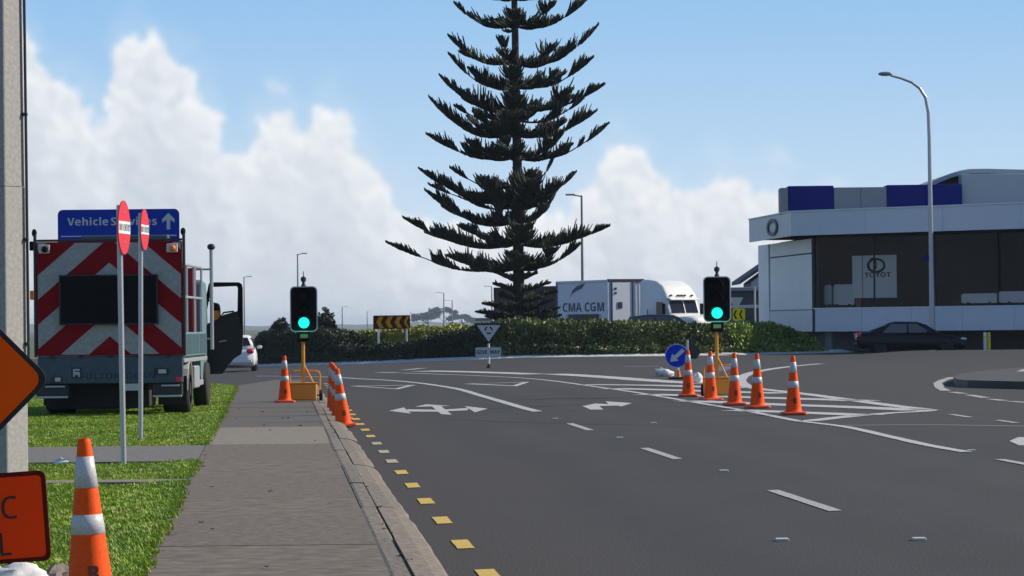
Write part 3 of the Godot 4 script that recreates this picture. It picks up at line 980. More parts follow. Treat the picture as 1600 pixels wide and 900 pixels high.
# ---------------------------------------------------------------- lamps, far things
func curved_lamp():
	var p = foot(1457, 143.0)
	var t = thing("street_lamp", "tall grey street lamp with curved arm before the showroom", "street lamp", p)
	var s = 143.0 / F
	var st = tool()
	var rel = func(px, py):
		var q = at(px, py, 143.0) - p
		return Vector3(q.x, q.y, 0)
	var up = rel.call(1452, 215)
	tube(st, [Vector3.ZERO, Vector3(0, 0.4, 0), rel.call(1455, 400), up, rel.call(1450.5, 175), rel.call(1446, 152), rel.call(1437, 138), rel.call(1425, 129), rel.call(1408, 122.5), rel.call(1391, 118)], [0.16, 0.145, 0.11, 0.085, 0.08, 0.075, 0.068, 0.06, 0.052, 0.045], 10)
	commit(st, "pole", M.galv, t)
	var h = tool()
	h.set_smooth_group(0)
	var a = rel.call(1394, 119); var b = rel.call(1373, 112)
	blob(h, (a + b) * 0.5, Vector3(0.34, 0.10, 0.16), 0.0, 1, 8, 12, 2.2)
	commit(h, "lamp_head", M.lamp_post, t).rotation.z = 0.0
	var f = tool()
	box(f, rel.call(1447, 404) + Vector3(0, 0, 0.02), Vector3(0.34, 0.2, 0.03))
	commit(f, "blue_plate", M.box_blue, t)
	var c = tool()
	lathe(c, [[0.26, 0.0], [0.26, 0.03], [0.17, 0.05], [0.17, 0.12]], 14)
	commit(c, "base_plate", M.galv, t)

func make_lamp_model(label):
	var t = thing("road_lamp", label, "street lamp", Vector3.ZERO, 0.0, "slim lamp posts far along the roads")
	var st = tool()
	tube(st, [Vector3(0, -0.5, 0), Vector3(0, 4, 0), Vector3(0, 9.9, 0), Vector3(0, 10.0, 0)], [0.12, 0.10, 0.07, 0.06], 7)
	commit(st, "pole", M.lamp_post, t)
	var s2 = tool()
	tube(s2, [Vector3(0, 9.93, 0), Vector3(-0.55, 10.02, 0)], [0.05, 0.045], 6)
	commit(s2, "arm", M.lamp_post, t)
	var s3 = tool()
	box(s3, Vector3(-0.75, 10.05, 0), Vector3(0.62, 0.11, 0.26))
	commit(s3, "lamp_head", M.lamp_post, t)
	return t

func make_lamps():
	curved_lamp()
	# [pole column, row of the top, distance, turned round, label]
	var L = [[911, 304, 205.0, 0, "slim lamp post rising behind the white container"], [466, 396, 365.0, 1, "lamp post rising behind the signal on the footpath"], [535, 479, 1020.0, 1, "far lamp post between hedge and chevron board, the nearer one to hedge"], [574, 486, 1180.0, 1, "far lamp post just beside the chevron board"],
		[694, 457, 790.0, 0, "far lamp post standing against the hazy pine trees, taller of two"], [707, 469, 960.0, 0, "far lamp post standing against the hazy pine trees, shorter of two"], [769, 447, 690.0, 0, "far lamp post seen beside the lowest pine branches"], [382, 432, 530.0, 1, "thin lamp post seen past the open truck door"]]
	var model = null
	for l in L:
		var p = foot(l[0], l[2])
		p.y = -0.7 if l[2] > 300.0 else p.y
		var top = at(l[0], l[1], l[2]).y - p.y
		var o
		if model == null:
			model = make_lamp_model(l[4]); o = model; o.position = p
		else: o = copy(model, l[4], p, 0.0)
		o.rotation.y = PI if l[3] else 0.0
		var k = top / 10.05
		var thick = clampf(l[2] / 450.0, 1.0, 2.3)
		o.scale = Vector3(k * thick, k, k * thick)

func make_far():
	# hills
	var st = tool()
	var a = []; var b = []
	for i in 161:
		var x = -2600.0 + i * 32.0
		var hgt = 9.0 + 9.0 * nz.get_noise_2d(x * 0.09, 5.0) + 3.0 * nz.get_noise_2d(x * 0.5, 15.0)
		hgt *= 1.0 - 0.4 * smoothstep(-200.0, 900.0, x)
		a.append(Vector3(x, maxf(hgt, 0.6), -6000.0 + 120.0 * nz.get_noise_2d(x * 0.3, 80.0))); b.append(Vector3(x, -2.0, -5600.0))
	for i in 160:
		quad(st, b[i], a[i], a[i + 1], b[i + 1])
		quad(st, a[i], a[i] + Vector3(0, -20, -500), a[i + 1] + Vector3(0, -20, -500), a[i + 1])
	tag(commit(st, "hills", M.hill, self), "low hazy blue hills on the horizon", "hills", "", "structure")
	# far pines
	var leaf = leaf_clump(1.2, 6)
	for e in [[668, 488, 2500.0, 26.0, "hazy broad far pine, the wider one behind the chevron board", 1], [693, 481, 2600.0, 22.0, "hazy dense far pine, the tallest behind the two lamp posts", 2], [722, 490, 2700.0, 22.0, "hazy low far pine sloping down towards the far roofs", 3]]:
		var base = Vector3(at(e[0], 510, e[2]).x, -0.9, -e[2])
		var t = thing("far_pine", e[4], "tree", base, 0.0, "hazy pines on the horizon")
		var hgt = at(e[0], e[1], e[2]).y - base.y
		var half = e[3] * e[2] / F
		rng.seed = 100 + e[5]
		var tr = tool()
		tube(tr, [Vector3.ZERO, Vector3(0.3, hgt * 0.35, 0), Vector3(-0.2, hgt * 0.8, 0)], [0.5, 0.4, 0.2], 7)
		for k in 6:
			var q = Vector3(rng.randf_range(-1, 1) * half * 0.7, hgt * rng.randf_range(0.55, 0.9), rng.randf_range(-2, 2))
			tube(tr, [Vector3(0.2, hgt * 0.3, 0), q * Vector3(0.5, 0.75, 0.5), q], [0.25, 0.2, 0.1], 5)
		commit(tr, "trunk", M.bark, t)
		var xf = []
		for k in 12:
			var c = Vector3(rng.randf_range(-1, 1) * half, 0, rng.randf_range(-1, 1) * half * 0.6)
			c.y = hgt * (1.0 - 0.22 * pow(absf(c.x) / half, 2.0)) - rng.randf_range(0.6, hgt * 0.42)
			for m in 75:
				var v = Vector3(rng.randfn(), rng.randfn() * 0.5, rng.randfn()) * half * 0.115
				xf.append(Transform3D(Basis(Vector3(rng.randf_range(-1, 1), rng.randf_range(-1, 1), rng.randf_range(-1, 1)).normalized(), rng.randf() * TAU), c + v))
		scatter("crown", leaf, xf, [], M.far_leaf, t)
	# dark bushes behind the clipped hedge
	var bl = leaf_clump(0.22, 6)
	for e in [[438, 505, 182.0, 16.0, "dark rounded bush showing over the clipped hedge, lower one"], [508, 492, 186.0, 18.0, "dark rounded bush showing over the clipped hedge, taller one beside the signal"], [472, 496, 190.0, 15.0, "dark rounded bush right behind the signal head"]]:
		var base = foot(e[0], e[2])
		var t = thing("bush", e[4], "bush", base, 0.0, "bushes behind the hedge")
		var hgt = at(e[0], e[1], e[2]).y - base.y
		var half = e[3] * e[2] / F
		var tr = tool()
		tube(tr, [Vector3.ZERO, Vector3(0, hgt * 0.5, 0)], [0.09, 0.05], 6)
		commit(tr, "stem", M.bark, t)
		var xf = []; var cl = []
		for k in 1500:
			var v = Vector3(rng.randfn(), rng.randfn(), rng.randfn()).normalized() * pow(rng.randf(), 0.45)
			v = Vector3(v.x * half, v.y * hgt * 0.5, v.z * half * 0.8) * (1.0 + 0.45 * nz.get_noise_3d(v.x * 70.0, v.y * 70.0, v.z * 70.0 + e[0]))
			xf.append(Transform3D(Basis(Vector3(rng.randf_range(-1, 1), rng.randf_range(-1, 1), rng.randf_range(-1, 1)).normalized(), rng.randf() * TAU), v + Vector3(0, hgt * 0.52, 0)))
			cl.append(Color(0.012, 0.016, 0.010).lerp(Color(0.035, 0.042, 0.02), rng.randf()))
		scatter("foliage", bl, xf, cl, M.leaf, t)
	# low far sheds beyond the pine
	for e in [[743, 768, 497, 900.0, "long low grey shed far beyond the pine"], [596, 628, 507, 1250.0, "low hazy shed far behind the chevron board"]]:
		var p0 = at(e[0], e[2], e[3]); var p1 = at(e[1], e[2], e[3])
		var w = p1.x - p0.x
		var t = thing("far_shed", e[4], "shed", Vector3((p0.x + p1.x) * 0.5, -1.0, -e[3]))
		var s2 = tool()
		box(s2, Vector3(0, (p0.y + 1.0) * 0.42, 0), Vector3(w, (p0.y + 1.0) * 0.84, 8.0))
		commit(s2, "wall", M.house_wall, t)
		var s3 = tool()
		prism(s3, pv([[-w * 0.53, (p0.y + 1.0) * 0.82], [w * 0.53, (p0.y + 1.0) * 0.82], [w * 0.47, p0.y + 1.0], [-w * 0.47, p0.y + 1.0]]), -4.4, 4.4)
		commit(s3, "roof", M.house_roof, t)

# ---------------------------------------------------------------- showroom
func along(p0: Vector2, p1: Vector2, a, b, y0, y1, front, back) -> Array:      # box on a plan line (x, dist): a..b metres along it, front metres outwards, back metres inwards
	var d = (p1 - p0).normalized()
	var n = Vector2(-d.y, d.x)
	if n.dot(-(p0 + p1) * 0.5) < 0.0: n = -n
	var q = []
	for e in [[a, front], [b, front], [b, -back], [a, -back]]:
		var r = p0 + d * e[0] + n * e[1]
		q.append(r)
	return [q, y0, y1]

func slab(st, e):
	var lo = []; var hi = []
	for r in e[0]:
		lo.append(Vector3(r.x, e[1], -r.y)); hi.append(Vector3(r.x, e[2], -r.y))
	skin(st, [lo, hi], true)

func make_showroom():
	var A := Vector2(at(1172, 500, 161.0).x, 161.0)
	var B := Vector2(at(1238, 500, 150.0).x, 150.0)
	var dirBC := (Vector2(at(1600, 500, 142.0).x, 142.0) - B).normalized()
	var C := B + dirBC * 23.0
	var nin := Vector2(-dirBC.y, dirBC.x)
	if nin.y < 0.0: nin = -nin
	var wB := B + nin * 1.15 + dirBC * 0.45
	var wC := C + nin * 1.15
	var wA := Vector2(at(1187, 500, 163.5).x, 163.5)
	var t = thing("showroom", "blue grey car showroom with dark glass front and blue roof panels", "building")
	var part = func(called, e, m, parent = null):
		var st = tool()
		slab(st, e)
		return commit(st, called, m, parent if parent else t)
	var len_f = (wC - wB).length()
	var len_l = (wA - wB).length()
	# dark undercroft, floor slab, ceiling, back wall
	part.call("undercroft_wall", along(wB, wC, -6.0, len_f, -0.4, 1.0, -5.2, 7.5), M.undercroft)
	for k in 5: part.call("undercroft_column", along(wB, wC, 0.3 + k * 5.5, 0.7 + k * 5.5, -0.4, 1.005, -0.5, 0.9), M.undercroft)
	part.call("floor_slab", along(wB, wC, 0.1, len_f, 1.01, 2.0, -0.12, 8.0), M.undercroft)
	var cst = tool()
	var cl = []; var ch = []
	for q in [wB + nin * 0.12 + dirBC * 0.1, wC + nin * 0.12, wC + nin * 8.0, wB + nin * 8.0 - dirBC * 7.4]:
		cl.append(Vector3(q.x, 5.452, -q.y)); ch.append(Vector3(q.x, 5.56, -q.y))
	skin(cst, [cl, ch], true)
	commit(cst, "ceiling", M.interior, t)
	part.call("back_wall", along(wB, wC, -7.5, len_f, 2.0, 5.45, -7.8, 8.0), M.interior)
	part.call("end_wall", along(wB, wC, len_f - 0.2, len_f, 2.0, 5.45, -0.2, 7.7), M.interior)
	# cladding under the glass, panel by panel
	var x = 0.0
	var i = 0
	while x < len_f:
		part.call("cladding_panel", along(wB, wC, x + 0.008, minf(x + 2.75, len_f) - 0.008, 0.985, 2.06, 0.0, 0.1), M.cladding if i % 2 else M.cladding_b)
		x += 2.75; i += 1
	part.call("sill", along(wB, wC, 0.0, len_f, 2.063, 2.12, 0.03, 0.12), M.cladding_pale)
	# glass and mullions
	x = 0.08
	while x < len_f - 0.1:
		var w = minf(3.35, len_f - 0.1 - x)
		var pe = along(wB, wC, x + 0.03, x + w - 0.03, 2.125, 5.44, -0.05, 0.062)[0]
		var pst = tool()
		quad(pst, Vector3(pe[0].x, 2.125, -pe[0].y), Vector3(pe[0].x, 5.44, -pe[0].y), Vector3(pe[1].x, 5.44, -pe[1].y), Vector3(pe[1].x, 2.125, -pe[1].y))
		commit(pst, "window_pane", M.pane, t)
		part.call("mullion", along(wB, wC, x + w - 0.028, x + w + 0.028, 2.125, 5.44, -0.02, 0.1), M.steel_dark)
		x += w
	part.call("corner_post", along(wB, wC, -0.06, 0.08, 0.98, 5.45, 0.02, 0.14), M.steel_dark)
	# side wall facing the road: pale sheets
	part.call("side_base", along(wB, wA, 0.05, len_l, 0.99, 2.02, 0.0, 0.12), M.cladding)
	for k in 4:
		var a0 = 0.06 + k * (len_l - 3.0) / 4.0
		part.call("wall_sheet", along(wB, wA, a0 + 0.006, a0 + (len_l - 3.0) / 4.0 - 0.006, 2.06, 4.72, 0.02, 0.1), M.cladding_pale)
		part.call("wall_sheet", along(wB, wA, a0 + 0.006, a0 + (len_l - 3.0) / 4.0 - 0.006, 4.79, 5.46, 0.02, 0.1), M.cladding_pale)
	part.call("dark_reveal", along(wB, wA, len_l - 2.98, len_l - 2.65, 0.99, 5.46, -0.08, 0.2), M.container_navy)
	part.call("pilaster", along(wB, wA, len_l - 2.64, len_l, 0.99, 5.46, 0.04, 0.2), M.cladding_pale)
	part.call("undercroft_column", along(wB, wA, len_l - 0.5, len_l, -0.4, 0.985, -0.3, 0.7), M.undercroft)
	part.call("side_backing", along(wB, wA, 0.1, len_l, 0.99, 5.46, -0.13, 0.3), M.steel_dark)
	# fascia, with joints
	var lenAB = (A - B).length(); var lenBC = (C - B).length()
	x = 0.0; i = 0
	while x < lenBC:
		part.call("fascia_panel", along(B, C, x + 0.006, minf(x + 4.2, lenBC) - 0.006, 5.58, 6.72, 0.0, 0.12), M.cladding if i % 2 else M.cladding_b)
		x += 4.2; i += 1
	x = 0.0
	while x < lenAB - 0.1:
		part.call("fascia_panel", along(B, A, x + 0.006, minf(x + 5.7, lenAB) - 0.006, 5.58, 6.72, 0.0, 0.12), M.cladding_b)
		x += 5.7
	part.call("fascia_cap", along(B, C, -0.02, lenBC, 6.725, 6.78, 0.05, 0.2), M.cladding_pale)
	part.call("fascia_cap", along(B, A, 0.03, lenAB, 6.725, 6.78, 0.05, 0.2), M.cladding_pale)
	part.call("soffit", along(B, C, 0.1, lenBC, 5.60, 5.66, -0.13, 3.0), M.interior)
	part.call("soffit", along(B, A, 0.2, lenAB, 5.67, 5.73, -0.13, 3.0), M.interior)
	part.call("flat_roof", along(B, C, 0.1, lenBC, 6.60, 6.66, -0.13, 11.0), M.box_grey)
	# emblem on the side fascia: an oval ring
	var dl = (A - B).normalized()
	var nl = Vector2(-dl.y, dl.x)
	if nl.dot(-B) < 0.0: nl = -nl
	var ce = B + dl * 4.6 + nl * 0.03
	var bs = Basis(Vector3(-dl.x, 0, dl.y), Vector3.UP, Vector3(nl.x, 0, -nl.y))
	var em = tool()
	ring_plate(em, 1.35, 0.42, 1.0, 0.27, 0.0, 0.05, Vector3(ce.x, 6.13, -ce.y), bs)
	commit(em, "emblem", M.navy, t)
	# roof boxes: blue panels and grey louvred parts, square to the road
	var rd = 152.2
	var X = func(px, d): return at(px, 400, d).x
	for c in [[1221, 1232.6, M.box_grey, "roof_box_end", 7.98], [1233, 1303.5, M.box_blue, "blue_panel", 8.06], [1304, 1346, M.box_grey, "grey_panel", 7.97], [1346.4, 1386.6, M.box_grey, "grey_panel", 7.97], [1387, 1446, M.box_blue, "blue_panel", 8.06], [1446.3, 1504, M.box_blue, "blue_panel", 8.06]]:
		var st = tool()
		var x0 = X.call(c[0], rd); var x1 = X.call(c[1], rd)
		var dz = 0.0 if c[2] == M.box_grey else 0.05
		box(st, Vector3((x0 + x1) * 0.5, (6.67 + c[4]) * 0.5, -rd - 0.7 + dz), Vector3(x1 - x0, c[4] - 6.67, 1.4))
		commit(st, c[3], c[2], t)
	var uw = tool()
	var u0 = X.call(1505.5, rd); var u1 = X.call(1800, rd)
	box(uw, Vector3((u0 + u1) * 0.5, 7.62, -rd - 0.9), Vector3(u1 - u0, 1.9, 1.2))
	commit(uw, "upper_wall", M.roof_metal, t)
	# curved roof behind
	var rf = tool()
	var ringsA = []
	var rows2 = [[1440, 292], [1457, 283.5], [1470, 277], [1485, 271], [1500, 266.5], [1515, 264], [1540, 263.5], [1600, 265], [1800, 266]]
	for e in rows2:
		var q = at(e[0], e[1], 153.6)
		ringsA.append([Vector3(q.x, q.y - 0.22, q.z), Vector3(q.x, q.y, q.z), Vector3(q.x, q.y, q.z - 9.0), Vector3(q.x, q.y - 0.22, q.z - 9.0)])
	skin(rf, ringsA, true)
	commit(rf, "curved_roof", M.roof_metal, t)
	var wl = tool()
	var wr = []
	for e in rows2:
		var q = at(e[0], e[1], 154.2)
		wr.append([Vector3(q.x, 6.67, q.z), Vector3(q.x, q.y - 0.24, q.z), Vector3(q.x, q.y - 0.24, q.z - 7.0), Vector3(q.x, 6.67, q.z - 7.0)])
	skin(wl, wr, true)
	commit(wl, "clerestory_wall", M.steel_dark, t)
	# things behind the glass
	var fb = Basis(Vector3(dirBC.x, 0, -dirBC.y), Vector3.UP, Vector3(-nin.x, 0, nin.y))
	var inside = func(px, py, back):
		var q = wB + nin * back
		var best = q
		for k in 500:
			var r = q + dirBC * (k * 0.04)
			if 800.0 + F * r.x / r.y < px: best = r
		return Vector3(best.x, at(px, py, best.y).y, -best.y)
	var b0 = inside.call(1332, 466, 0.7); var b1 = inside.call(1402, 398, 0.7)
	var bw = Vector2(b1.x - b0.x, b1.z - b0.z).length(); var bh = b1.y - b0.y
	var bn = thing("window_banner", "pale banner with dark oval emblem and mirrored lettering behind showroom glass", "banner", b0)
	bn.basis = fb
	var s1 = tool()
	box(s1, Vector3(bw * 0.62, bh * 0.5, 0), Vector3(bw * 0.75, bh, 0.03))
	commit(s1, "banner_sheet", M.white, bn)
	s1 = tool()
	box(s1, Vector3(bw * 0.12, bh * 0.5, 0), Vector3(bw * 0.22, bh, 0.03))
	commit(s1, "banner_sheet", M.white, bn)
	s1 = tool()
	ring_plate(s1, 0.52, 0.36, 0.40, 0.25, 0.017, 0.03, Vector3(bw * 0.55, bh * 0.76, 0), Basis())
	ring_plate(s1, 0.24, 0.33, 0.17, 0.25, 0.019, 0.032, Vector3(bw * 0.47, bh * 0.78, 0), Basis())
	commit(s1, "oval_emblem", M.black, bn)
	text(bn, "TOYOT", 0.22, Vector3(bw * 0.58, bh * 0.54, 0.02), M.black, -1.5)
	# pale display plinths with cars hidden behind them
	for e in [[1272, 1300, 445, 474, "pale low display panel at the glass corner"], [1303, 1336, 444, 468, "pale low display panel beside the window banner"], [1503, 1560, 458, 481, "long pale display panel behind the glass past the lamp"], [1562, 1650, 454, 479, "long pale display panel far along the showroom glass"]]:
		var p0 = inside.call(e[0], e[3], 1.0); var p1 = inside.call(e[1], e[2], 1.0)
		var w = Vector2(p1.x - p0.x, p1.z - p0.z).length()
		var o = thing("display_panel", e[4], "panel", Vector3(p0.x, 2.0, p0.z), 0.0, "display panels inside the showroom")
		o.basis = fb
		var s3 = tool()
		prism(s3, rounded(w, p1.y - 2.0 - 0.25, 0.12, 4, w * 0.5, 0.25 + (p1.y - 2.25) * 0.5), -0.05, 0.05)
		commit(s3, "panel_board", M.white, o)
		for k in 2:
			s3 = tool()
			box(s3, Vector3(w * (0.2 + 0.6 * k), 0.15, 0), Vector3(0.06, 0.3, 0.4))
			commit(s3, "foot", M.steel_dark, o)
	var r0 = inside.call(1342, 466, 0.9)
	var rs = thing("red_stand", "narrow red display stand beside the window banner", "stand", Vector3(r0.x, 2.0, r0.z))
	rs.basis = fb
	var s4 = tool()
	prism(s4, rounded(0.28, 1.45, 0.1, 4, 0, 0.78), -0.05, 0.05)
	commit(s4, "stand_panel", M.red_reflective, rs)
	s4 = tool()
	box(s4, Vector3(0, 0.03, 0), Vector3(0.4, 0.06, 0.4))
	commit(s4, "stand_base", M.steel_dark, rs)
	# bollards
	for e in [[1539, M.white, "white bollard in front of the showroom undercroft"], [1545, M.bright_yellow, "yellow bollard in front of the showroom undercroft"]]:
		var o = thing("bollard", e[2], "bollard", foot(e[0], 139.0), 0.0, "bollards before the showroom")
		var s5 = tool()
		lathe(s5, [[0.07, -0.05], [0.075, 0.0], [0.075, 0.86], [0.06, 0.91], [0.02, 0.93]], 12)
		commit(s5, "post", e[1], o)
		s5 = tool()
		lathe(s5, [[0.079, 0.66], [0.079, 0.76]], 12)
		commit(s5, "band", M.white_reflective if e[1] != M.white else M.bright_yellow, o)

func ring_plate(st, rx, ry, ix, iy, z0, z1, origin, bs, n := 32):
	for i in n:
		var a = TAU * i / n; var b = TAU * (i + 1) / n
		var p = [Vector2(cos(a) * rx, sin(a) * ry), Vector2(cos(b) * rx, sin(b) * ry), Vector2(cos(b) * ix, sin(b) * iy), Vector2(cos(a) * ix, sin(a) * iy)]
		var lo = []; var hi = []
		for q in p:
			lo.append(origin + bs * Vector3(q.x, q.y, z0)); hi.append(origin + bs * Vector3(q.x, q.y, z1))
		skin(st, [lo, hi], true)

func make_house():
	var d = 235.0
	var p0 = at(1158, 500, d); var p1 = at(1196, 500, d)
	var t = thing("house", "pale gabled house with dark roof behind the showroom corner", "house", Vector3(p1.x + 2.6, 0, -d))
	var y_e = at(1160, 441, d).y; var y_r = at(1190, 405, d).y
	var w = p1.x + 2.6 - p0.x
	var st = tool()
	prism(st, pv([[-w * 0.82, -0.5], [w * 0.82, -0.5], [w * 0.82, y_e], [0, y_r + 0.9], [-w * 0.82, y_e]]), -8.0, 0.0)
	commit(st, "wall", M.house_wall, t)
	for sg in [-1, 1]:
		var rf = tool()
		prism(rf, pv([[0, y_r + 1.15], [sg * w * 1.02, y_e - 0.15], [sg * w * 1.02, y_e + 0.12], [0, y_r + 1.45]]), -8.4, 0.5)
		commit(rf, "roof_slope", M.house_roof, t)
	var wn = tool()
	box(wn, Vector3(-w * 0.45, y_e - 1.2, 0.02), Vector3(0.9, 1.1, 0.06))
	commit(wn, "window", M.glass_dark, t)
	# dark shed in front of it
	var q0 = at(1140, 500, 215.0); var q1 = at(1192, 500, 215.0)
	var s = thing("dark_shed", "dark low shed with green door behind the small yellow chevron sign", "shed", Vector3((q0.x + q1.x) * 0.5, 0, -215.0))
	var ww = q1.x - q0.x
	var yt = at(1165, 454, 215.0).y
	st = tool()
	box(st, Vector3(0, yt * 0.5 - 0.2, -3.0), Vector3(ww, yt + 0.4, 6.0))
	commit(st, "wall", M.house_roof, s)
	st = tool()
	box(st, Vector3(0, yt + 0.1, -2.9), Vector3(ww + 0.5, 0.25, 6.6))
	commit(st, "roof", M.box_grey, s)
	st = tool()
	box(st, Vector3(0, yt - 1.1, 0.12), Vector3(ww * 0.98, 0.22, 0.2))
	commit(st, "canopy_edge", M.white_dull, s)
	st = tool()
	box(st, Vector3(ww * 0.14, 0.9, 0.05), Vector3(0.9, 2.2, 0.1))
	commit(st, "door", M.green_door, s)
	# the post standing before it
	var pp = foot(1180, 175.0)
	var po = thing("thin_post", "thin white post beside the showroom corner", "post", pp)
	st = tool()
	tube(st, [Vector3(0, -0.1, 0), Vector3(0, at(1180, 450, 175.0).y - pp.y, 0)], [0.05, 0.05], 8)
	commit(st, "pole", M.white_dull, po)
	st = tool()
	box(st, Vector3(0, at(1180, 450, 175.0).y - pp.y, 0), Vector3(0.16, 0.12, 0.16))
	commit(st, "cap", M.white_dull, po)

func make_splitter():          # raised traffic island at the right side of the road
	var t = thing("splitter_island", "low asphalt topped splitter island with dark kerb", "island", Vector3.ZERO, 0.0, "", "structure")
	var near = px_line([[1494, 603.5], [1512, 605.5], [1545, 606.6], [1600, 608], [1720, 611]])
	var far = px_line([[1490, 599.0], [1500, 594.5], [1530, 589.5], [1600, 583], [1720, 576]])
	var outline = near.duplicate()
	far.reverse()
	outline += far
	var st = tool()
	var lo = []; var hi = []
	for p in outline:
		lo.append(p - Vector3(0, 0.1, 0)); hi.append(p + Vector3(0, 0.16, 0))
	for i in outline.size():
		var j = (i + 1) % outline.size()
		quad(st, lo[i], hi[i], hi[j], lo[j])
	commit(st, "kerb_face", M.steel_dark, t)
	var lift = []
	for p in outline: lift.append(p)
	commit(patch(lift, 0.16), "island_top", M.island_seal, t)
	for s in [[[1489, 590.4], [1474, 594], [1465, 599], [1468, 606], [1478, 611]], [[1487, 613], [1506, 615.5]], [[1514, 617.5], [1540, 622]], [[1547, 624], [1570, 626.5]], [[1578, 627.5], [1640, 632]], [[1497, 589], [1520, 586]], [[1526, 585], [1572, 580]]]:
		commit(ribbon(px_line(s), 0.2, 0.0075), "painted_dash", M.paint_worn, t)
	commit(ribbon(px_line([[1482, 591], [1496, 589.8]]), 0.35, 0.009), "yellow_mark", M.yellow_faded, t)
	commit(patch(px_line([[1588, 591], [1597, 587], [1640, 586], [1640, 591.5]]), 0.168), "white_mark", M.paint_worn, t)
# ---------------------------------------------------------------- cones
func make_cone(label, group):
	var t = thing("traffic_cone", label, "cone", Vector3.ZERO, 0.0, group)
	var st = tool()
	var rings = []
	for q in [[0.19, 0.0], [0.195, 0.012], [0.19, 0.035], [0.165, 0.045]]:
		var ring = []
		for p in rounded(q[0] * 2, q[0] * 2, 0.06, 3): ring.append(Vector3(p.x, q[1], p.y))
		rings.append(ring)
	skin(st, rings, true)
	commit(st, "base", M.orange_base, t)
	st = tool()
	st.set_smooth_group(0)
	lathe(st, [[0.155, 0.045], [0.135, 0.055], [0.126, 0.075], [0.121, 0.12], [0.036, 0.885], [0.033, 0.905], [0.026, 0.915], [0.02, 0.90]], 24)
	commit(st, "body", M.orange, t)
	for s in [[0.66, 0.82], [0.42, 0.52]]:
		st = tool()
		st.set_smooth_group(0)
		var r0 = 0.1343 - 0.1111 * s[0]; var r1 = 0.1343 - 0.1111 * s[1]
		lathe(st, [[r0 + 0.001, s[0] - 0.001], [r0 + 0.003, s[0]], [r1 + 0.003, s[1]], [r1 + 0.001, s[1] + 0.001]], 24)
		commit(st, "reflective_sleeve", M.sleeve, t)
	var tilt = Basis(Vector3.RIGHT, -0.1107)
	text(t, "B", 0.085, Vector3(0, 0.215, 0.1115), M.dark_print, 0.9, tilt, "stencil_letter", 700, 0.006)
	return t

func make_cones():
	var c = make_cone("orange traffic cone with silver bands on grass beside the orange sign board", "")
	c.position = Vector3(-2.2, verge_y(-2.2, 16.3), -16.3)
	c.rotation = Vector3(0.0, 0.3, 0.035)
	c.remove_meta("group") if c.has_meta("group") else null
	var p = gp(445, 629, 0.1)
	var d = copy(c, "orange traffic cone next to the yellow signal stand on the footpath", Vector3(p.x, -0.018, p.z), 0.5)
	d.rotation = Vector3(0, 0.2, 0)
	var order = ["first", "second", "third", "fourth", "fifth"]
	var k = 0
	for e in [[520, 645, 0.06], [526, 651, 0.07], [533, 658, 0.09], [541.5, 668, 0.11]]:
		var q = gp(e[0], e[1])
		q.x = kerb_x(-q.z) - 0.02
		q.y = -0.105
		var o = copy(c, "leaning orange cone on the kerb, %s in its row counted from the footpath signal" % order[k], q, 0.0)
		k += 1
		o.rotation = Vector3(0, 0.3, e[2])
		o.set_meta("group", "cones leaning along the kerb")
	k = 0
	for e in [[1075.5, 620, 0.0], [1110.5, 626, 0.4], [1148, 633.5, 0.15], [1183.5, 638, 0.25], [1240, 648.5, 0.1]]:
		var q = gp(e[0], e[1])
		var o = copy(c, "orange cone on the hatched marking, %s in line counted from the blue disc sign" % order[k], q + Vector3(0, 0.008, 0), 0.0)
		k += 1
		o.rotation = Vector3(0, e[2], 0)
		o.set_meta("group", "cones on the hatched road marking")

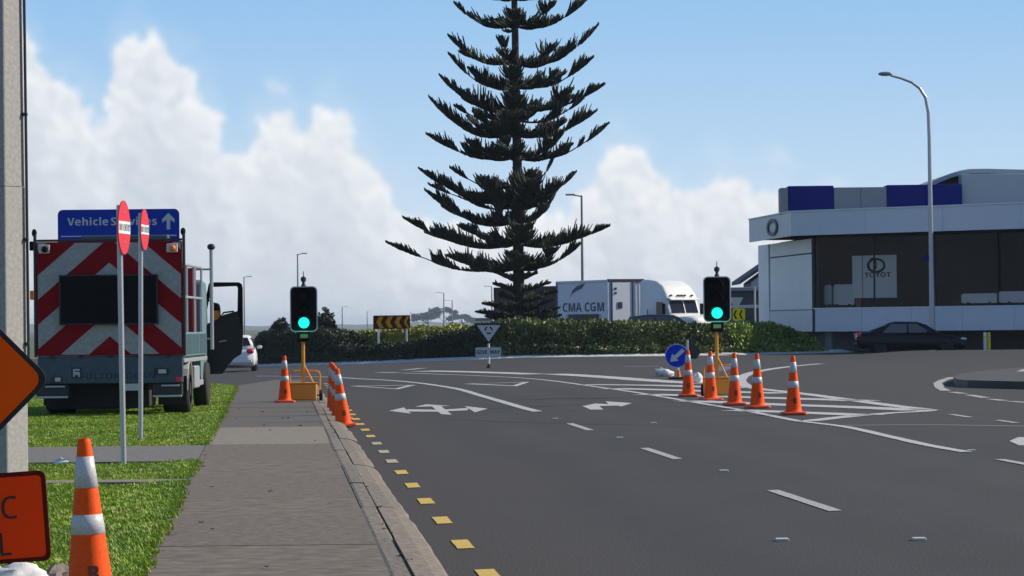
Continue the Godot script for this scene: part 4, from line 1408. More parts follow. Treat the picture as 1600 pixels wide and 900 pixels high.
# ---------------------------------------------------------------- portable signals
func make_signal(label, where, turn, raise):
	var t = thing("portable_signal", label, "traffic light", where, turn, "portable traffic signals")
	var y0 = 1.31 + raise        # underside of the head
	var hw = 0.525; var hh = 0.885
	# head
	var st = tool()
	prism(st, rounded(hw, hh, 0.085, 5, 0, y0 + hh * 0.5), -0.11, 0.0)
	var head = commit(st, "signal_head", M.black, t)
	st = tool()
	var outer = rounded(hw + 0.02, hh + 0.02, 0.095, 5, 0, y0 + hh * 0.5); var inner = rounded(hw - 0.02, hh - 0.02, 0.08, 5, 0, y0 + hh * 0.5)
	for i in outer.size():
		var j = (i + 1) % outer.size()
		var lo = []; var hi = []
		for q in [outer[i], outer[j], inner[j], inner[i]]:
			lo.append(Vector3(q.x, q.y, -0.03)); hi.append(Vector3(q.x, q.y, 0.008))
		skin(st, [lo, hi], true)
	commit(st, "border", M.white_dull, head)
	for k in 3:
		var cy = y0 + 0.17 + k * 0.275
		st = tool()
		var rot = Basis(Vector3.RIGHT, PI / 2)
		lathe(st, [[0.11, 0.002], [0.11, 0.012], [0.08, 0.026], [0.03, 0.034]], 24, Vector3(0, cy, 0), rot)
		commit(st, "green_lens" if k == 0 else "dark_lens", M.lens_green if k == 0 else M.lens_off, head)
		# visor: a half tube over the lens
		st = tool()
		for i in 14:
			var a = PI * (i / 14.0) * 1.1 - PI * 0.05; var b = PI * ((i + 1) / 14.0) * 1.1 - PI * 0.05
			for rr in [0.128, 0.134]:
				quad(st, Vector3(cos(a) * rr, cy + sin(a) * rr, 0.0), Vector3(cos(b) * rr, cy + sin(b) * rr, 0.0), Vector3(cos(b) * rr, cy + sin(b) * rr, 0.12 if rr < 0.13 else 0.119), Vector3(cos(a) * rr, cy + sin(a) * rr, 0.12 if rr < 0.13 else 0.119))
		commit(st, "visor", M.black_matt, head)
	var lamp := OmniLight3D.new()
	lamp.name = "green_glow"
	lamp.light_color = Color(0.1, 1.0, 0.8); lamp.light_energy = 0.05; lamp.omni_range = 4.0; lamp.omni_attenuation = 2.0; lamp.light_size = 0.1; lamp.shadow_enabled = true
	t.add_child(lamp)
	lamp.position = Vector3(0, y0 + 0.17, 0.1)
	# control box and display
	st = tool()
	box(st, Vector3(0, y0 - 0.105, -0.06), Vector3(0.25, 0.2, 0.16))
	commit(st, "control_box", M.black, t)
	st = tool()
	box(st, Vector3(0, y0 - 0.095, 0.024), Vector3(0.15, 0.075, 0.012))
	commit(st, "display", M.lcd, t)
	# antenna
	st = tool()
	lathe(st, [[0.05, 0.0], [0.045, 0.03], [0.03, 0.05], [0.03, 0.09], [0.055, 0.11], [0.055, 0.17], [0.03, 0.19], [0.009, 0.2], [0.008, 0.3]], 10, Vector3(0, y0 + hh + 0.01, -0.06))
	commit(st, "antenna", M.steel_dark, t)
	# mast, brace, frame, battery box, wheels
	st = tool()
	tube(st, [Vector3(-0.02, 0.30, -0.06), Vector3(-0.02, y0 - 0.2, -0.06)], [0.037, 0.037], 10)
	commit(st, "mast", M.signal_yellow, t)
	st = tool()
	tube(st, [Vector3(0.0, 0.66 + raise * 0.5, -0.06), Vector3(0.19, 0.33, -0.06)], [0.022, 0.022], 8)
	tube(st, [Vector3(-0.02, 0.62 + raise * 0.5, -0.08), Vector3(-0.02, 0.33, -0.32)], [0.02, 0.02], 8)
	commit(st, "brace", M.signal_yellow, t)
	st = tool()
	tube(st, [Vector3(-0.29, 0.1, -0.16), Vector3(-0.29, 0.52, -0.16), Vector3(-0.27, 0.575, -0.16), Vector3(-0.22, 0.6, -0.16), Vector3(0.24, 0.6, -0.16), Vector3(0.29, 0.575, -0.16), Vector3(0.31, 0.52, -0.16), Vector3(0.31, 0.08, -0.16)], [0.018, 0.018, 0.018, 0.018, 0.018, 0.018, 0.018, 0.018], 8)
	commit(st, "handle_frame", M.signal_yellow, t)
	st = tool()
	box(st, Vector3(-0.02, 0.185, -0.08), Vector3(0.53, 0.33, 0.36))
	commit(st, "battery_box", M.signal_yellow, t)
	st = tool()
	box(st, Vector3(-0.02, 0.36, -0.08), Vector3(0.55, 0.025, 0.38))
	commit(st, "box_lid", M.signal_yellow, t)
	for sx in [-1, 1]:
		st = tool()
		lathe(st, [[0.03, -0.035], [0.10, -0.035], [0.115, -0.02], [0.115, 0.02], [0.10, 0.035], [0.03, 0.035]], 16, Vector3(0.01 + sx * 0.315, 0.115, -0.05), Basis(Vector3.BACK, PI / 2))
		commit(st, "wheel", M.rubber, t)
	st = tool()
	tube(st, [Vector3(-0.3, 0.115, -0.05), Vector3(0.32, 0.115, -0.05)], [0.014, 0.014], 6)
	commit(st, "axle", M.steel_dark, t)
	return t

func make_signals():
	var p = gp(476, 627, 0.1)
	make_signal("portable signal showing green on the footpath by the kerb", Vector3(p.x, -0.02, p.z), 0.07, 0.08)
	var q = gp(1122, 619)
	var s = make_signal("portable signal showing green behind the line of cones on hatching", Vector3(q.x, q.y + 0.008, q.z), -0.12, 0.16)

# ---------------------------------------------------------------- signs
func make_signs():
	# two no entry discs seen from the side
	for e in [[193.5, 722, 313.5, 398, 186.5, "taller no entry sign on steel post at the path edge", 0.0], [219.5, 686, 327, 391, 220.0, "second no entry sign on steel post, standing in grass nearer the truck", 0.02]]:
		var p = gp(e[0], e[1], 0.1)
		var d = -p.z
		p.y = verge_y(p.x, d)
		var t = thing("no_entry_sign", e[5], "sign", p, 0.0, "no entry signs on the verge")
		var top = at(e[4], e[2], d) - p; var bot = at(e[4], e[3], d) - p
		var r = (top.y - bot.y) * 0.5
		var cx = (top.x + bot.x) * 0.5
		var lean = cx - 0.0
		var st = tool()
		tube(st, [Vector3(0, -0.2, 0), Vector3(lean * 0.5, bot.y * 0.5, 0), Vector3(lean + 0.0, top.y - 0.05, 0)], [0.031, 0.031, 0.031], 12)
		commit(st, "post", M.galv, t)
		var face = Basis(Vector3.UP, deg_to_rad(84.0) + e[6])
		var ctr = Vector3(lean, (top.y + bot.y) * 0.5, 0) + face * Vector3(0, 0, 0.05)
		st = tool()
		prism(st, circle(r, 36), -0.006, 0.006, ctr, face)
		var disc = commit(st, "disc", M.sign_red, t)
		st = tool()
		prism(st, circle(r * 0.99, 36), -0.009, -0.0065, ctr, face)
		commit(st, "disc_back", M.galv, disc)
		st = tool()
		box(st, ctr + face * Vector3(0, 0, 0.008), Vector3(r * 1.84, r * 0.46, 0.004), face)
		commit(st, "white_bar", M.white, disc)
		text(disc, "NO ENTRY", 0.075, ctr + face * Vector3(0, 0, 0.0115), M.box_grey, 1.0, face)
		for sy in [-1, 1]:
			st = tool()
			box(st, ctr + face * Vector3(0, sy * r * 0.55, -0.028), Vector3(0.09, 0.04, 0.04), face)
			commit(st, "bracket", M.galv, t)
			st = tool()
			lathe(st, [[0.012, 0.0], [0.012, 0.006], [0.004, 0.01]], 8, ctr + face * Vector3(0, sy * r * 0.55, 0.007), face * Basis(Vector3.RIGHT, PI / 2))
			commit(st, "bolt", M.galv, disc)

	# works sign: diamond over a plate, on a frame
	var d0 = 17.5
	var b0 = Vector3(at(78, 590, d0).x, 0, -d0)
	var cx = b0.x - 0.53
	var gy = verge_y(cx, d0)
	var t2 = thing("works_sign", "orange diamond roadworks sign above an orange traffic signal plate", "sign", Vector3(cx, gy, -d0))
	var cy = at(78, 592, d0).y - gy
	var st2 = tool()
	prism(st2, diamond(0.535), -0.012, 0.0, Vector3(0, cy, 0))
	commit(st2, "diamond_border", M.black_matt, t2)
	st2 = tool()
	prism(st2, diamond(0.497), 0.002, 0.005, Vector3(0, cy, 0))
	commit(st2, "diamond_face", M.sign_orange, t2)
	var lean = Basis(Vector3.BACK, 0.062)
	var rt = at(76, 738, d0).y - gy; var rb = at(76, 885, d0).y - gy
	var rx = at(77, 800, d0).x - cx
	var rw = 0.96; var rh = rt - rb - 0.02
	var rc = Vector3(rx - rw * 0.5, (rt + rb) * 0.5 - 0.004, 0.04)
	st2 = tool()
	prism(st2, rounded(rw, rh, 0.04, 4), -0.012, 0.0, rc, lean)
	var plate = commit(st2, "plate_border", M.chevron_maroon, t2)
	st2 = tool()
	prism(st2, rounded(rw - 0.05, rh - 0.05, 0.025, 4), 0.002, 0.004, rc, lean)
	commit(st2, "plate_face", M.sign_red_orange, plate)
	text(plate, "TRAFFIC", 0.125, rc + lean * Vector3(0.012, 0.055, 0.007), M.black_matt, 0.95, lean, "lettering", 400)
	text(plate, "SIGNAL", 0.125, rc + lean * Vector3(-0.015, -0.145, 0.007), M.black_matt, 0.95, lean, "lettering", 400)
	for sx in [-0.35, 0.35]:
		st2 = tool()
		tube(st2, [Vector3(sx - 0.05, -0.02, -0.28), Vector3(sx - 0.05, 0.62, -0.03)], [0.016, 0.016], 8)
		tube(st2, [Vector3(sx - 0.05, -0.02, 0.0), Vector3(sx - 0.05, 0.62, -0.02)], [0.014, 0.014], 8)
		commit(st2, "leg", M.steel_dark, t2)
	st2 = tool()
	tube(st2, [Vector3(0, 0.3, -0.03), Vector3(0, cy + 0.4, -0.03)], [0.016, 0.016], 8)
	commit(st2, "upright", M.steel_dark, t2)
	# sandbag and stone at its foot
	var sb = tool()
	sb.set_smooth_group(0)
	blob(sb, Vector3(0, 0.12, 0), Vector3(0.25, 0.135, 0.17), 0.3, 3, 14, 22, 2.4)
	var so = commit(sb, "sandbag", M.bag, self)
	tag(so, "crumpled white sandbag under the orange traffic signal plate", "sandbag")
	var sx0 = at(14, 890, 17.0).x
	so.position = Vector3(sx0, verge_y(sx0, 17.0) - 0.01, -17.0)
	var rk = tool()
	blob(rk, Vector3(0, 0.1, 0), Vector3(0.11, 0.13, 0.12), 0.5, 8, 9, 13, 2.2)
	var ro = commit(rk, "stone", M.rock, self)
	tag(ro, "small brown stone between the orange sign plate and cone", "stone")
	var sx1 = at(88, 890, 17.1).x
	ro.position = Vector3(sx1, verge_y(sx1, 17.1) - 0.02, -17.1)
	# litter on the grass
	var lt = tool()
	blob(lt, Vector3(0, 0.04, 0), Vector3(0.09, 0.045, 0.06), 0.9, 4, 7, 10, 2.0)
	var lo = commit(lt, "crumpled_paper", M.bag, self)
	tag(lo, "crumpled white paper lying on grass by the concrete path", "litter")
	var lp = gp(92, 724, 0.1)
	lo.position = Vector3(lp.x, verge_y(lp.x, -lp.z), lp.z)

	# blue direction sign behind the truck
	var db = 96.0
	var l = at(90, 328, db); var r2 = at(280, 326, db)
	var w = r2.x - l.x
	var bh = 1.75
	var bx = (l.x + r2.x) * 0.5
	var by = (l.y + r2.y) * 0.5
	var gb = ground(bx, db)
	var bt = thing("direction_sign", "large blue direction sign with white lettering behind the works truck", "sign", Vector3(bx, gb, -db))
	var sy = by - gb - bh * 0.5
	var s3 = tool()
	prism(s3, rounded(w, bh, 0.16, 5), -0.03, 0.0, Vector3(0, sy, 0))
	commit(s3, "panel", M.sign_blue, bt)
	s3 = tool()
	box(s3, Vector3(0, sy + 0.06, 0.006), Vector3(w * 0.95, 0.035, 0.006))
	commit(s3, "divider", M.white_reflective, bt)
	s3 = tool()
	var outer = rounded(w - 0.03, bh - 0.03, 0.15, 5, 0, sy); var inner = rounded(w - 0.10, bh - 0.10, 0.12, 5, 0, sy)
	for i in outer.size():
		var j = (i + 1) % outer.size()
		quad(s3, Vector3(outer[i].x, outer[i].y, 0.004), Vector3(outer[j].x, outer[j].y, 0.004), Vector3(inner[j].x, inner[j].y, 0.004), Vector3(inner[i].x, inner[i].y, 0.004))
	commit(s3, "border", M.sign_blue, bt)
	text(bt, "Vehicle", 0.23, Vector3(-0.93, sy + 0.50, 0.008), M.white_reflective, 1.12)
	text(bt, "Services", 0.23, Vector3(0.47, sy + 0.50, 0.008), M.white_reflective, 1.12)
	text(bt, "Terminals", 0.23, Vector3(-0.50, sy - 0.42, 0.008), M.white_reflective, 1.18)
	s3 = tool()
	prism(s3, pv([[-0.055, -0.24], [0.055, -0.24], [0.055, 0.06], [0.19, -0.03], [0.19, 0.08], [0, 0.27], [-0.19, 0.08], [-0.19, -0.03], [-0.055, 0.06]]), 0.003, 0.008, Vector3(w * 0.41, sy + 0.48, 0))
	commit(s3, "arrow", M.white_reflective, bt)
	for sxx in [-0.3, 0.3]:
		s3 = tool()
		tube(s3, [Vector3(sxx * w, -0.2, -0.09), Vector3(sxx * w, sy + bh * 0.45, -0.09)], [0.06, 0.06], 8)
		commit(s3, "post", M.galv, bt)

	# roundabout give way sign
	var g = gp(764, 575)
	var gt = thing("give_way_sign", "white give way triangle with roundabout arrows above a lettered plate", "sign", g)
	var dg = -g.z
	var rel = func(px, py): return at(px, py, dg) - g
	var tl = rel.call(739, 505.5); var tr = rel.call(788, 505.0); var bo = rel.call(763.5, 539.5)
	var s4 = tool()
	prism(s4, soften(pv([[tl.x, tl.y], [tr.x, tr.y], [bo.x, bo.y]]), 0.13), -0.02, 0.0)
	commit(s4, "triangle_border", M.black_matt, gt)
	s4 = tool()
	var cen = (tl + tr + bo) / 3.0
	var k = 0.76
	prism(s4, pv([[lerpf(cen.x, tl.x, k), lerpf(cen.y, tl.y, k)], [lerpf(cen.x, tr.x, k), lerpf(cen.y, tr.y, k)], [lerpf(cen.x, bo.x, k), lerpf(cen.y, bo.y, k)]]), 0.001, 0.006)
	commit(s4, "triangle_face", M.white_dull, gt)
	s4 = tool()
	for i in 3:
		arc_arrow(s4, Vector3(cen.x, cen.y + 0.02, 0.0), 0.115, TAU * i / 3.0 - 0.1, 1.35, 0.045, 0.008, 0.012)
	commit(s4, "circling_arrows", M.black, gt)
	s4 = tool()
	var pl = rel.call(743, 543); var pr = rel.call(783, 557.5)
	prism(s4, rounded(pr.x - pl.x, pl.y - pr.y, 0.03, 3, (pl.x + pr.x) * 0.5, (pl.y + pr.y) * 0.5), -0.02, 0.0)
	var gpl = commit(s4, "name_plate", M.white_dull, gt)
	text(gpl, "GIVE  WAY", 0.125, Vector3((pl.x + pr.x) * 0.5, (pl.y + pr.y) * 0.5, 0.004), M.black, 0.92)
	s4 = tool()
	tube(s4, [Vector3(0, 0.13, -0.06), Vector3(0, tl.y - 0.1, -0.06)], [0.038, 0.038], 10)
	commit(s4, "post", M.white, gt)
	s4 = tool()
	lathe(s4, [[0.1, -0.02], [0.095, 0.02], [0.06, 0.06], [0.05, 0.14]], 12, Vector3(0, 0, -0.06))
	commit(s4, "base", M.rubber, gt)

	# keep left disc with sandbags, and the back of another sign behind it
	var kp = gp(1060, 592.5)
	var kt = thing("keep_left_sign", "round blue keep left sign with white arrow on short post", "sign", kp)
	var dk = -kp.z
	var kc = at(1057.5, 556, dk) - kp
	s4 = tool()
	prism(s4, circle(0.31, 32), -0.012, 0.0, kc)
	commit(s4, "disc_rim", M.white_reflective, kt)
	s4 = tool()
	prism(s4, circle(0.292, 32), 0.001, 0.005, kc)
	commit(s4, "disc", M.disc_blue, kt)
	s4 = tool()
	prism(s4, pv([[0.235, -0.05], [0.235, 0.05], [-0.05, 0.05], [-0.05, 0.125], [-0.235, 0.0], [-0.05, -0.125], [-0.05, -0.05]]), 0.006, 0.01, kc, Basis(Vector3.BACK, 0.72))
	commit(s4, "arrow", M.white_reflective, kt)
	s4 = tool()
	tube(s4, [Vector3(0, 0.16, -0.03), Vector3(kc.x, kc.y + 0.2, -0.03)], [0.03, 0.03], 8)
	commit(s4, "post", M.white, kt)
	s4 = tool()
	lathe(s4, [[0.075, -0.01], [0.07, 0.06], [0.045, 0.2], [0.045, 0.24]], 10, Vector3(0, 0, -0.03))
	commit(s4, "foot", M.amber, kt)
	s4 = tool()
	box(s4, Vector3(0, 0.03, -0.03), Vector3(0.5, 0.05, 0.35))
	commit(s4, "base_plate", M.rubber, kt)
	for e in [[1038, 588, 0.26, 0.11, 0.2, "white sandbag lying on the road beside the blue keep left sign"], [1090, 598.5, 0.15, 0.13, 0.14, "white sandbag lying behind the cones next to the signal wheel"]]:
		var q = gp(e[0], e[1])
		s4 = tool()
		s4.set_smooth_group(0)
		blob(s4, Vector3(0, e[3] * 0.85, 0), Vector3(e[2], e[3], e[4]), 0.5, int(e[0]), 10, 16, 2.3)
		var o = commit(s4, "sandbag", M.bag, self)
		tag(o, e[5], "sandbag")
		o.position = q
		o.rotation.z = -0.12 if e[0] < 1060 else 0.2
	# pale board lying behind the signal
	var wb = gp(1129, 585)
	s4 = tool()
	prism(s4, rounded(0.62, 0.17, 0.07, 4), -0.03, 0.03, Vector3(0, 0.16, 0), Basis(Vector3.BACK, 0.22) * Basis(Vector3.RIGHT, -0.5))
	var wo = commit(s4, "white_board", M.white, self)
	tag(wo, "small white board lying behind the signal on the hatching", "board")
	wo.position = wb
	# back of a sign
	var bk = gp(1075, 598)
	var bd = -bk.z
	var bt2 = thing("sign_back", "grey post with dark sign seen from behind next to keep left disc", "sign", bk)
	var q1 = at(1074, 531, bd) - bk
	s4 = tool()
	tube(s4, [Vector3(0, -0.05, 0), Vector3(q1.x, q1.y, 0)], [0.03, 0.03], 8)
	commit(s4, "post", M.galv, bt2)
	var q2 = at(1084, 547, bd) - bk
	s4 = tool()
	prism(s4, pv([[-0.16, 0.2], [0.0, 0.18], [0.18, -0.06], [0.06, -0.22], [-0.16, -0.2]]), -0.06, -0.045, Vector3(q2.x, q2.y, 0))
	commit(s4, "panel_back", M.steel_dark, bt2)

	# chevron board on the island
	var dc = 142.2
	var c0 = at(583, 493, dc); var c1 = at(641, 513.5, dc)
	var cw = c1.x - c0.x; var chh = c0.y - c1.y
	var gc = ground((c0.x + c1.x) * 0.5, dc) + 0.12
	var ct = thing("chevron_board", "wide dark board of yellow chevrons on two white posts", "sign", Vector3((c0.x + c1.x) * 0.5, gc, -dc))
	var yy = (c0.y + c1.y) * 0.5 - gc
	s4 = tool()
	prism(s4, rounded(cw, chh, 0.05, 3, 0, yy), -0.03, 0.0)
	commit(s4, "board", M.chevron_maroon, ct)
	for i in 4:
		var xx = -cw * 0.5 + 0.28 + i * 0.415
		var hh = chh * 0.42
		s4 = tool()
		var ww = 0.2 if i < 3 else 0.12
		prism(s4, pv([[xx - 0.14, yy], [xx, yy + hh], [xx + ww, yy + hh], [xx + ww - 0.14, yy], [xx + ww, yy - hh], [xx, yy - hh]]), 0.002, 0.006)
		commit(s4, "chevron", M.chevron_yellow, ct)
	for xx in [at(591, 520, dc).x, at(635, 520, dc).x]:
		s4 = tool()
		var lx = xx - (c0.x + c1.x) * 0.5
		box(s4, Vector3(lx, (yy + 0.2) * 0.5 - 0.1, -0.07), Vector3(0.085, yy + 0.2, 0.06))
		commit(s4, "post", M.white, ct)

	# small yellow chevron sign and the back of a give way sign on the island's far side
	var de = 146.0
	var e0 = at(1154.5, 491.5, de)
	var ge = ground(e0.x, de) + 0.1
	var et = thing("yellow_chevron_sign", "small bright yellow chevron sign on white post above the bright shrubs", "sign", Vector3(e0.x, ge, -de))
	s4 = tool()
	prism(s4, rounded(0.58, 0.56, 0.07, 4, 0, e0.y - ge), -0.02, 0.0)
	commit(s4, "panel", M.bright_yellow, et)
	for xx in [-0.2, 0.07]:
		s4 = tool()
		prism(s4, pv([[xx - 0.06, e0.y - ge], [xx + 0.04, e0.y - ge + 0.21], [xx + 0.12, e0.y - ge + 0.21], [xx + 0.02, e0.y - ge], [xx + 0.12, e0.y - ge - 0.21], [xx + 0.04, e0.y - ge - 0.21]]), 0.002, 0.006)
		commit(s4, "chevron", M.black, et)
	s4 = tool()
	tube(s4, [Vector3(-0.05, -0.1, -0.05), Vector3(-0.05, e0.y - ge + 0.2, -0.05)], [0.045, 0.045], 8)
	commit(s4, "post", M.white_dull, et)
	var df = 178.0
	var f0 = at(1150, 473, df)
	var gf = ground(f0.x, df)
	var ft = thing("far_give_way_sign", "pale upside down triangle sign above the small yellow chevron sign", "sign", Vector3(f0.x, gf, -df))
	s4 = tool()
	prism(s4, pv([[-0.42, f0.y - gf + 0.3], [0.42, f0.y - gf + 0.3], [0.0, f0.y - gf - 0.45]]), -0.02, 0.0)
	commit(s4, "triangle", M.white_dull, ft)
	s4 = tool()
	prism(s4, pv([[-0.24, f0.y - gf + 0.2], [0.24, f0.y - gf + 0.2], [0.0, f0.y - gf - 0.23]]), 0.002, 0.006)
	commit(s4, "triangle_centre", M.house_wall, ft)
	s4 = tool()
	tube(s4, [Vector3(0, -0.1, -0.05), Vector3(0, f0.y - gf + 0.2, -0.05)], [0.04, 0.04], 8)
	commit(s4, "post", M.galv, ft)

	# square concrete pole at the roadside
	var pd = 30.0
	var px_ = at(43, 700, pd).x
	var pc = px_ - 0.222
	var pt = thing("utility_pole", "thick square concrete pole behind the orange works sign", "pole", Vector3(pc, verge_y(pc, pd) - 0.02, -pd), 0.0)
	var turn = Basis(Vector3.UP, deg_to_rad(60.0))
	s4 = tool()
	var prs = []
	for e in [[0.165, 0.0], [0.162, 2.9]]:
		var ring = []
		for p in rounded(e[0] * 2, e[0] * 2, 0.018, 2): ring.append(turn * Vector3(p.x, e[1], p.y))
		prs.append(ring)
	skin(s4, prs, true)
	commit(s4, "lower_shaft", M.concrete, pt)
	s4 = tool()
	prs = []
	for e in [[0.159, 2.905], [0.13, 9.0]]:
		var ring = []
		for p in rounded(e[0] * 2, e[0] * 2, 0.018, 2): ring.append(turn * Vector3(p.x, e[1], p.y))
		prs.append(ring)
	skin(s4, prs, true)
	commit(s4, "upper_shaft", M.concrete, pt)
	s4 = tool()
	var cx2 = 0.235
	tube(s4, [Vector3(cx2, 1.2, -0.03), Vector3(cx2 - 0.005, 3.0, -0.03), Vector3(cx2 - 0.03, 8.5, -0.03)], [0.014, 0.014, 0.014], 8)
	commit(s4, "cable_conduit", M.steel_dark, pt)
	for yy2 in [1.4, 2.4, 3.6, 5.5]:
		s4 = tool()
		box(s4, Vector3(cx2 - 0.02, yy2, -0.03), Vector3(0.06, 0.03, 0.05))
		commit(s4, "clip", M.steel_dark, pt)

func diamond(h) -> PackedVector2Array:
	return soften(pv([[h, 0], [0, h], [-h, 0], [0, -h]]), 0.08)

func soften(poly: PackedVector2Array, r) -> PackedVector2Array:       # rounds the corners of a convex outline
	var out := PackedVector2Array()
	var n = poly.size()
	for i in n:
		var p = poly[i]
		var a = p + (poly[(i + n - 1) % n] - p).normalized() * r; var b = p + (poly[(i + 1) % n] - p).normalized() * r
		for k in 5:
			var f = k / 4.0
			out.append(a.lerp(p, f).lerp(p.lerp(b, f), f))
	return out

func arc_arrow(st, c, r, start, sweep, w, z0, z1):
	var n = 7
	for i in n:
		var a = start + sweep * i / n; var b = start + sweep * (i + 1) / n
		var w0 = w; var w1 = w
		if i == n - 1: w0 = w * 2.0; w1 = w * 0.2
		var lo = []; var hi = []
		for q in [[a, -w0], [a, w0], [b, w1], [b, -w1]]:
			var p = c + Vector3(cos(q[0]) * (r + q[1] * 0.5), sin(q[0]) * (r + q[1] * 0.5), 0)
			lo.append(p + Vector3(0, 0, z0)); hi.append(p + Vector3(0, 0, z1))
		skin(st, [lo, hi], true)
# ---------------------------------------------------------------- vehicles
func wheel(parent, c: Vector3, r, w, rim = null):
	var st = tool()
	st.set_smooth_group(0)
	var rot = Basis(Vector3.BACK, PI / 2)
	lathe(st, [[r * 0.6, -w * 0.5], [r * 0.93, -w * 0.5], [r, -w * 0.36], [r, w * 0.36], [r * 0.93, w * 0.5], [r * 0.6, w * 0.5]], 26, c, rot)
	var ty = commit(st, "wheel", M.rubber, parent)
	st = tool()
	lathe(st, [[r * 0.1, -w * 0.46], [r * 0.58, -w * 0.40], [r * 0.60, -w * 0.46], [r * 0.60, w * 0.46], [r * 0.58, w * 0.40], [r * 0.1, w * 0.46]], 18, c, rot)
	commit(st, "rim", rim if rim else M.chrome, ty)

func make_works_truck():
	var sc = F / 54.0
	var pos = foot(171.5, 54.0)
	pos.y = -0.045
	var t = thing("works_truck", "works truck with red and white chevron board parked on grass, driver door open", "truck", pos, 0.012)
	var X = func(px): return (px - 171.5) / sc
	var Y = func(py): return (648.0 - py) / sc
	var st = tool()
	# chevron board with its stripes
	var bx0 = X.call(58); var bx1 = X.call(285); var by0 = Y.call(553); var by1 = Y.call(375)
	box(st, Vector3((bx0 + bx1) * 0.5, (by0 + by1) * 0.5, -0.05), Vector3(bx1 - bx0, by1 - by0, 0.06))
	var board = commit(st, "chevron_board", M.stripe_red, t)
	var rect = pv([[bx0 + 0.02, by0 + 0.02], [bx1 - 0.02, by0 + 0.02], [bx1 - 0.02, by1 - 0.02], [bx0 + 0.02, by1 - 0.02]])
	var apex = Y.call(408); var per = 77.0 / sc; var thick = 38.0 / sc
	for k in range(-4, 6):
		var y0 = apex + k * per
		for sg in [-1.0, 1.0]:
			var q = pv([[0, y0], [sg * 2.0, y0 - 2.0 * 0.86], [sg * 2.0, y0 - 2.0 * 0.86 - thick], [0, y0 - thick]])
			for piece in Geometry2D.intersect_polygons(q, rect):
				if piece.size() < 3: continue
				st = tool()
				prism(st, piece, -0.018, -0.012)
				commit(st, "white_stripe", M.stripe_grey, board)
	# message panel
	st = tool()
	var lx0 = X.call(94); var lx1 = X.call(247.5); var ly0 = Y.call(505); var ly1 = Y.call(427)
	box(st, Vector3((lx0 + lx1) * 0.5, (ly0 + ly1) * 0.5, 0.03), Vector3(lx1 - lx0, ly1 - ly0, 0.09))
	var led = commit(st, "message_panel", M.black, t)
	st = tool()
	for e in [[(lx0 + lx1) * 0.5, ly1 - 0.012, lx1 - lx0, 0.024], [(lx0 + lx1) * 0.5, ly0 + 0.012, lx1 - lx0, 0.024], [lx0 + 0.012, (ly0 + ly1) * 0.5, 0.024, ly1 - ly0 - 0.05], [lx1 - 0.012, (ly0 + ly1) * 0.5, 0.024, ly1 - ly0 - 0.05]]:
		box(st, Vector3(e[0], e[1], 0.08), Vector3(e[2], e[3], 0.014))
	commit(st, "panel_rim", M.steel_dark, led)
	# frame round the board
	for e in [bx0 - 0.03, bx1 + 0.03]:
		st = tool()
		box(st, Vector3(e, (by0 + by1) * 0.5 + 0.06, -0.06), Vector3(0.05, by1 - by0 + 0.16, 0.07))
		commit(st, "board_post", M.steel_dark, t)
	st = tool()
	box(st, Vector3((bx0 + bx1) * 0.5, by1 + 0.025, -0.06), Vector3(bx1 - bx0 + 0.0, 0.04, 0.06))
	commit(st, "top_rail", M.steel_dark, t)
	# beacons
	for e in [[X.call(70.5), Y.call(386), M.black], [X.call(270), Y.call(386), M.amber]]:
		st = tool()
		box(st, Vector3(e[0], e[1], 0.02), Vector3(0.19, 0.15, 0.05))
		var hs = commit(st, "lamp_housing", M.white_dull, t)
		st = tool()
		lathe(st, [[0.055, 0.0], [0.055, 0.03], [0.03, 0.06]], 14, Vector3(e[0] + 0.015, e[1] - 0.005, 0.046), Basis(Vector3.RIGHT, PI / 2))
		commit(st, "lamp_lens", e[2], hs)
	for e in [bx0 - 0.03, bx1 + 0.03]:
		st = tool()
		blob(st, Vector3(e - 0.01, by1 + 0.16, -0.06), Vector3(0.045, 0.07, 0.045), 0.0, 1, 8, 10, 2.0)
		commit(st, "top_camera", M.black, t)
	# rear panel with lettering
	st = tool()
	box(st, Vector3(0, (Y.call(553) + Y.call(597)) * 0.5 - 0.005, -0.09), Vector3(2.5, Y.call(553) - Y.call(597) - 0.01, 0.08))
	var rp = commit(st, "rear_panel", M.teal, t)
	text(rp, "FULTON", 0.105, Vector3(X.call(156), Y.call(585.5), -0.048), M.navy, 1.25)
	text(rp, "HOGAN", 0.105, Vector3(X.call(213), Y.call(585.5), -0.048), M.navy, 1.2)
	st = tool()
	box(st, Vector3(X.call(119), Y.call(580), -0.046), Vector3(0.19, 0.19, 0.008))
	commit(st, "logo_square", M.navy, rp)
	st = tool()
	for e in [[-0.005, 0.055, 0.11, 0.025], [-0.005, 0.005, 0.11, 0.025], [-0.05, 0.0, 0.025, 0.13], [0.04, -0.04, 0.025, 0.06], [0.0, -0.022, 0.06, 0.022]]:
		box(st, Vector3(X.call(119) + e[0], Y.call(580) + e[1], -0.041), Vector3(e[2], e[3], 0.006))
	commit(st, "logo_mark", M.white_reflective, rp)
	st = tool()
	box(st, Vector3(X.call(203), Y.call(603), -0.075), Vector3(0.36, 0.12, 0.012))
	commit(st, "number_plate", M.white_dull, t)
	for e in [66, 278]:
		st = tool()
		box(st, Vector3(X.call(e), Y.call(592), -0.03), Vector3(0.1, 0.08, 0.04))
		commit(st, "red_reflector", M.tail_red, t)
	for k in 5:
		st = tool()
		box(st, Vector3(-1.0 + k * 0.5, Y.call(555), -0.04), Vector3(0.09, 0.05, 0.03))
		commit(st, "hinge", M.steel_dark, t)
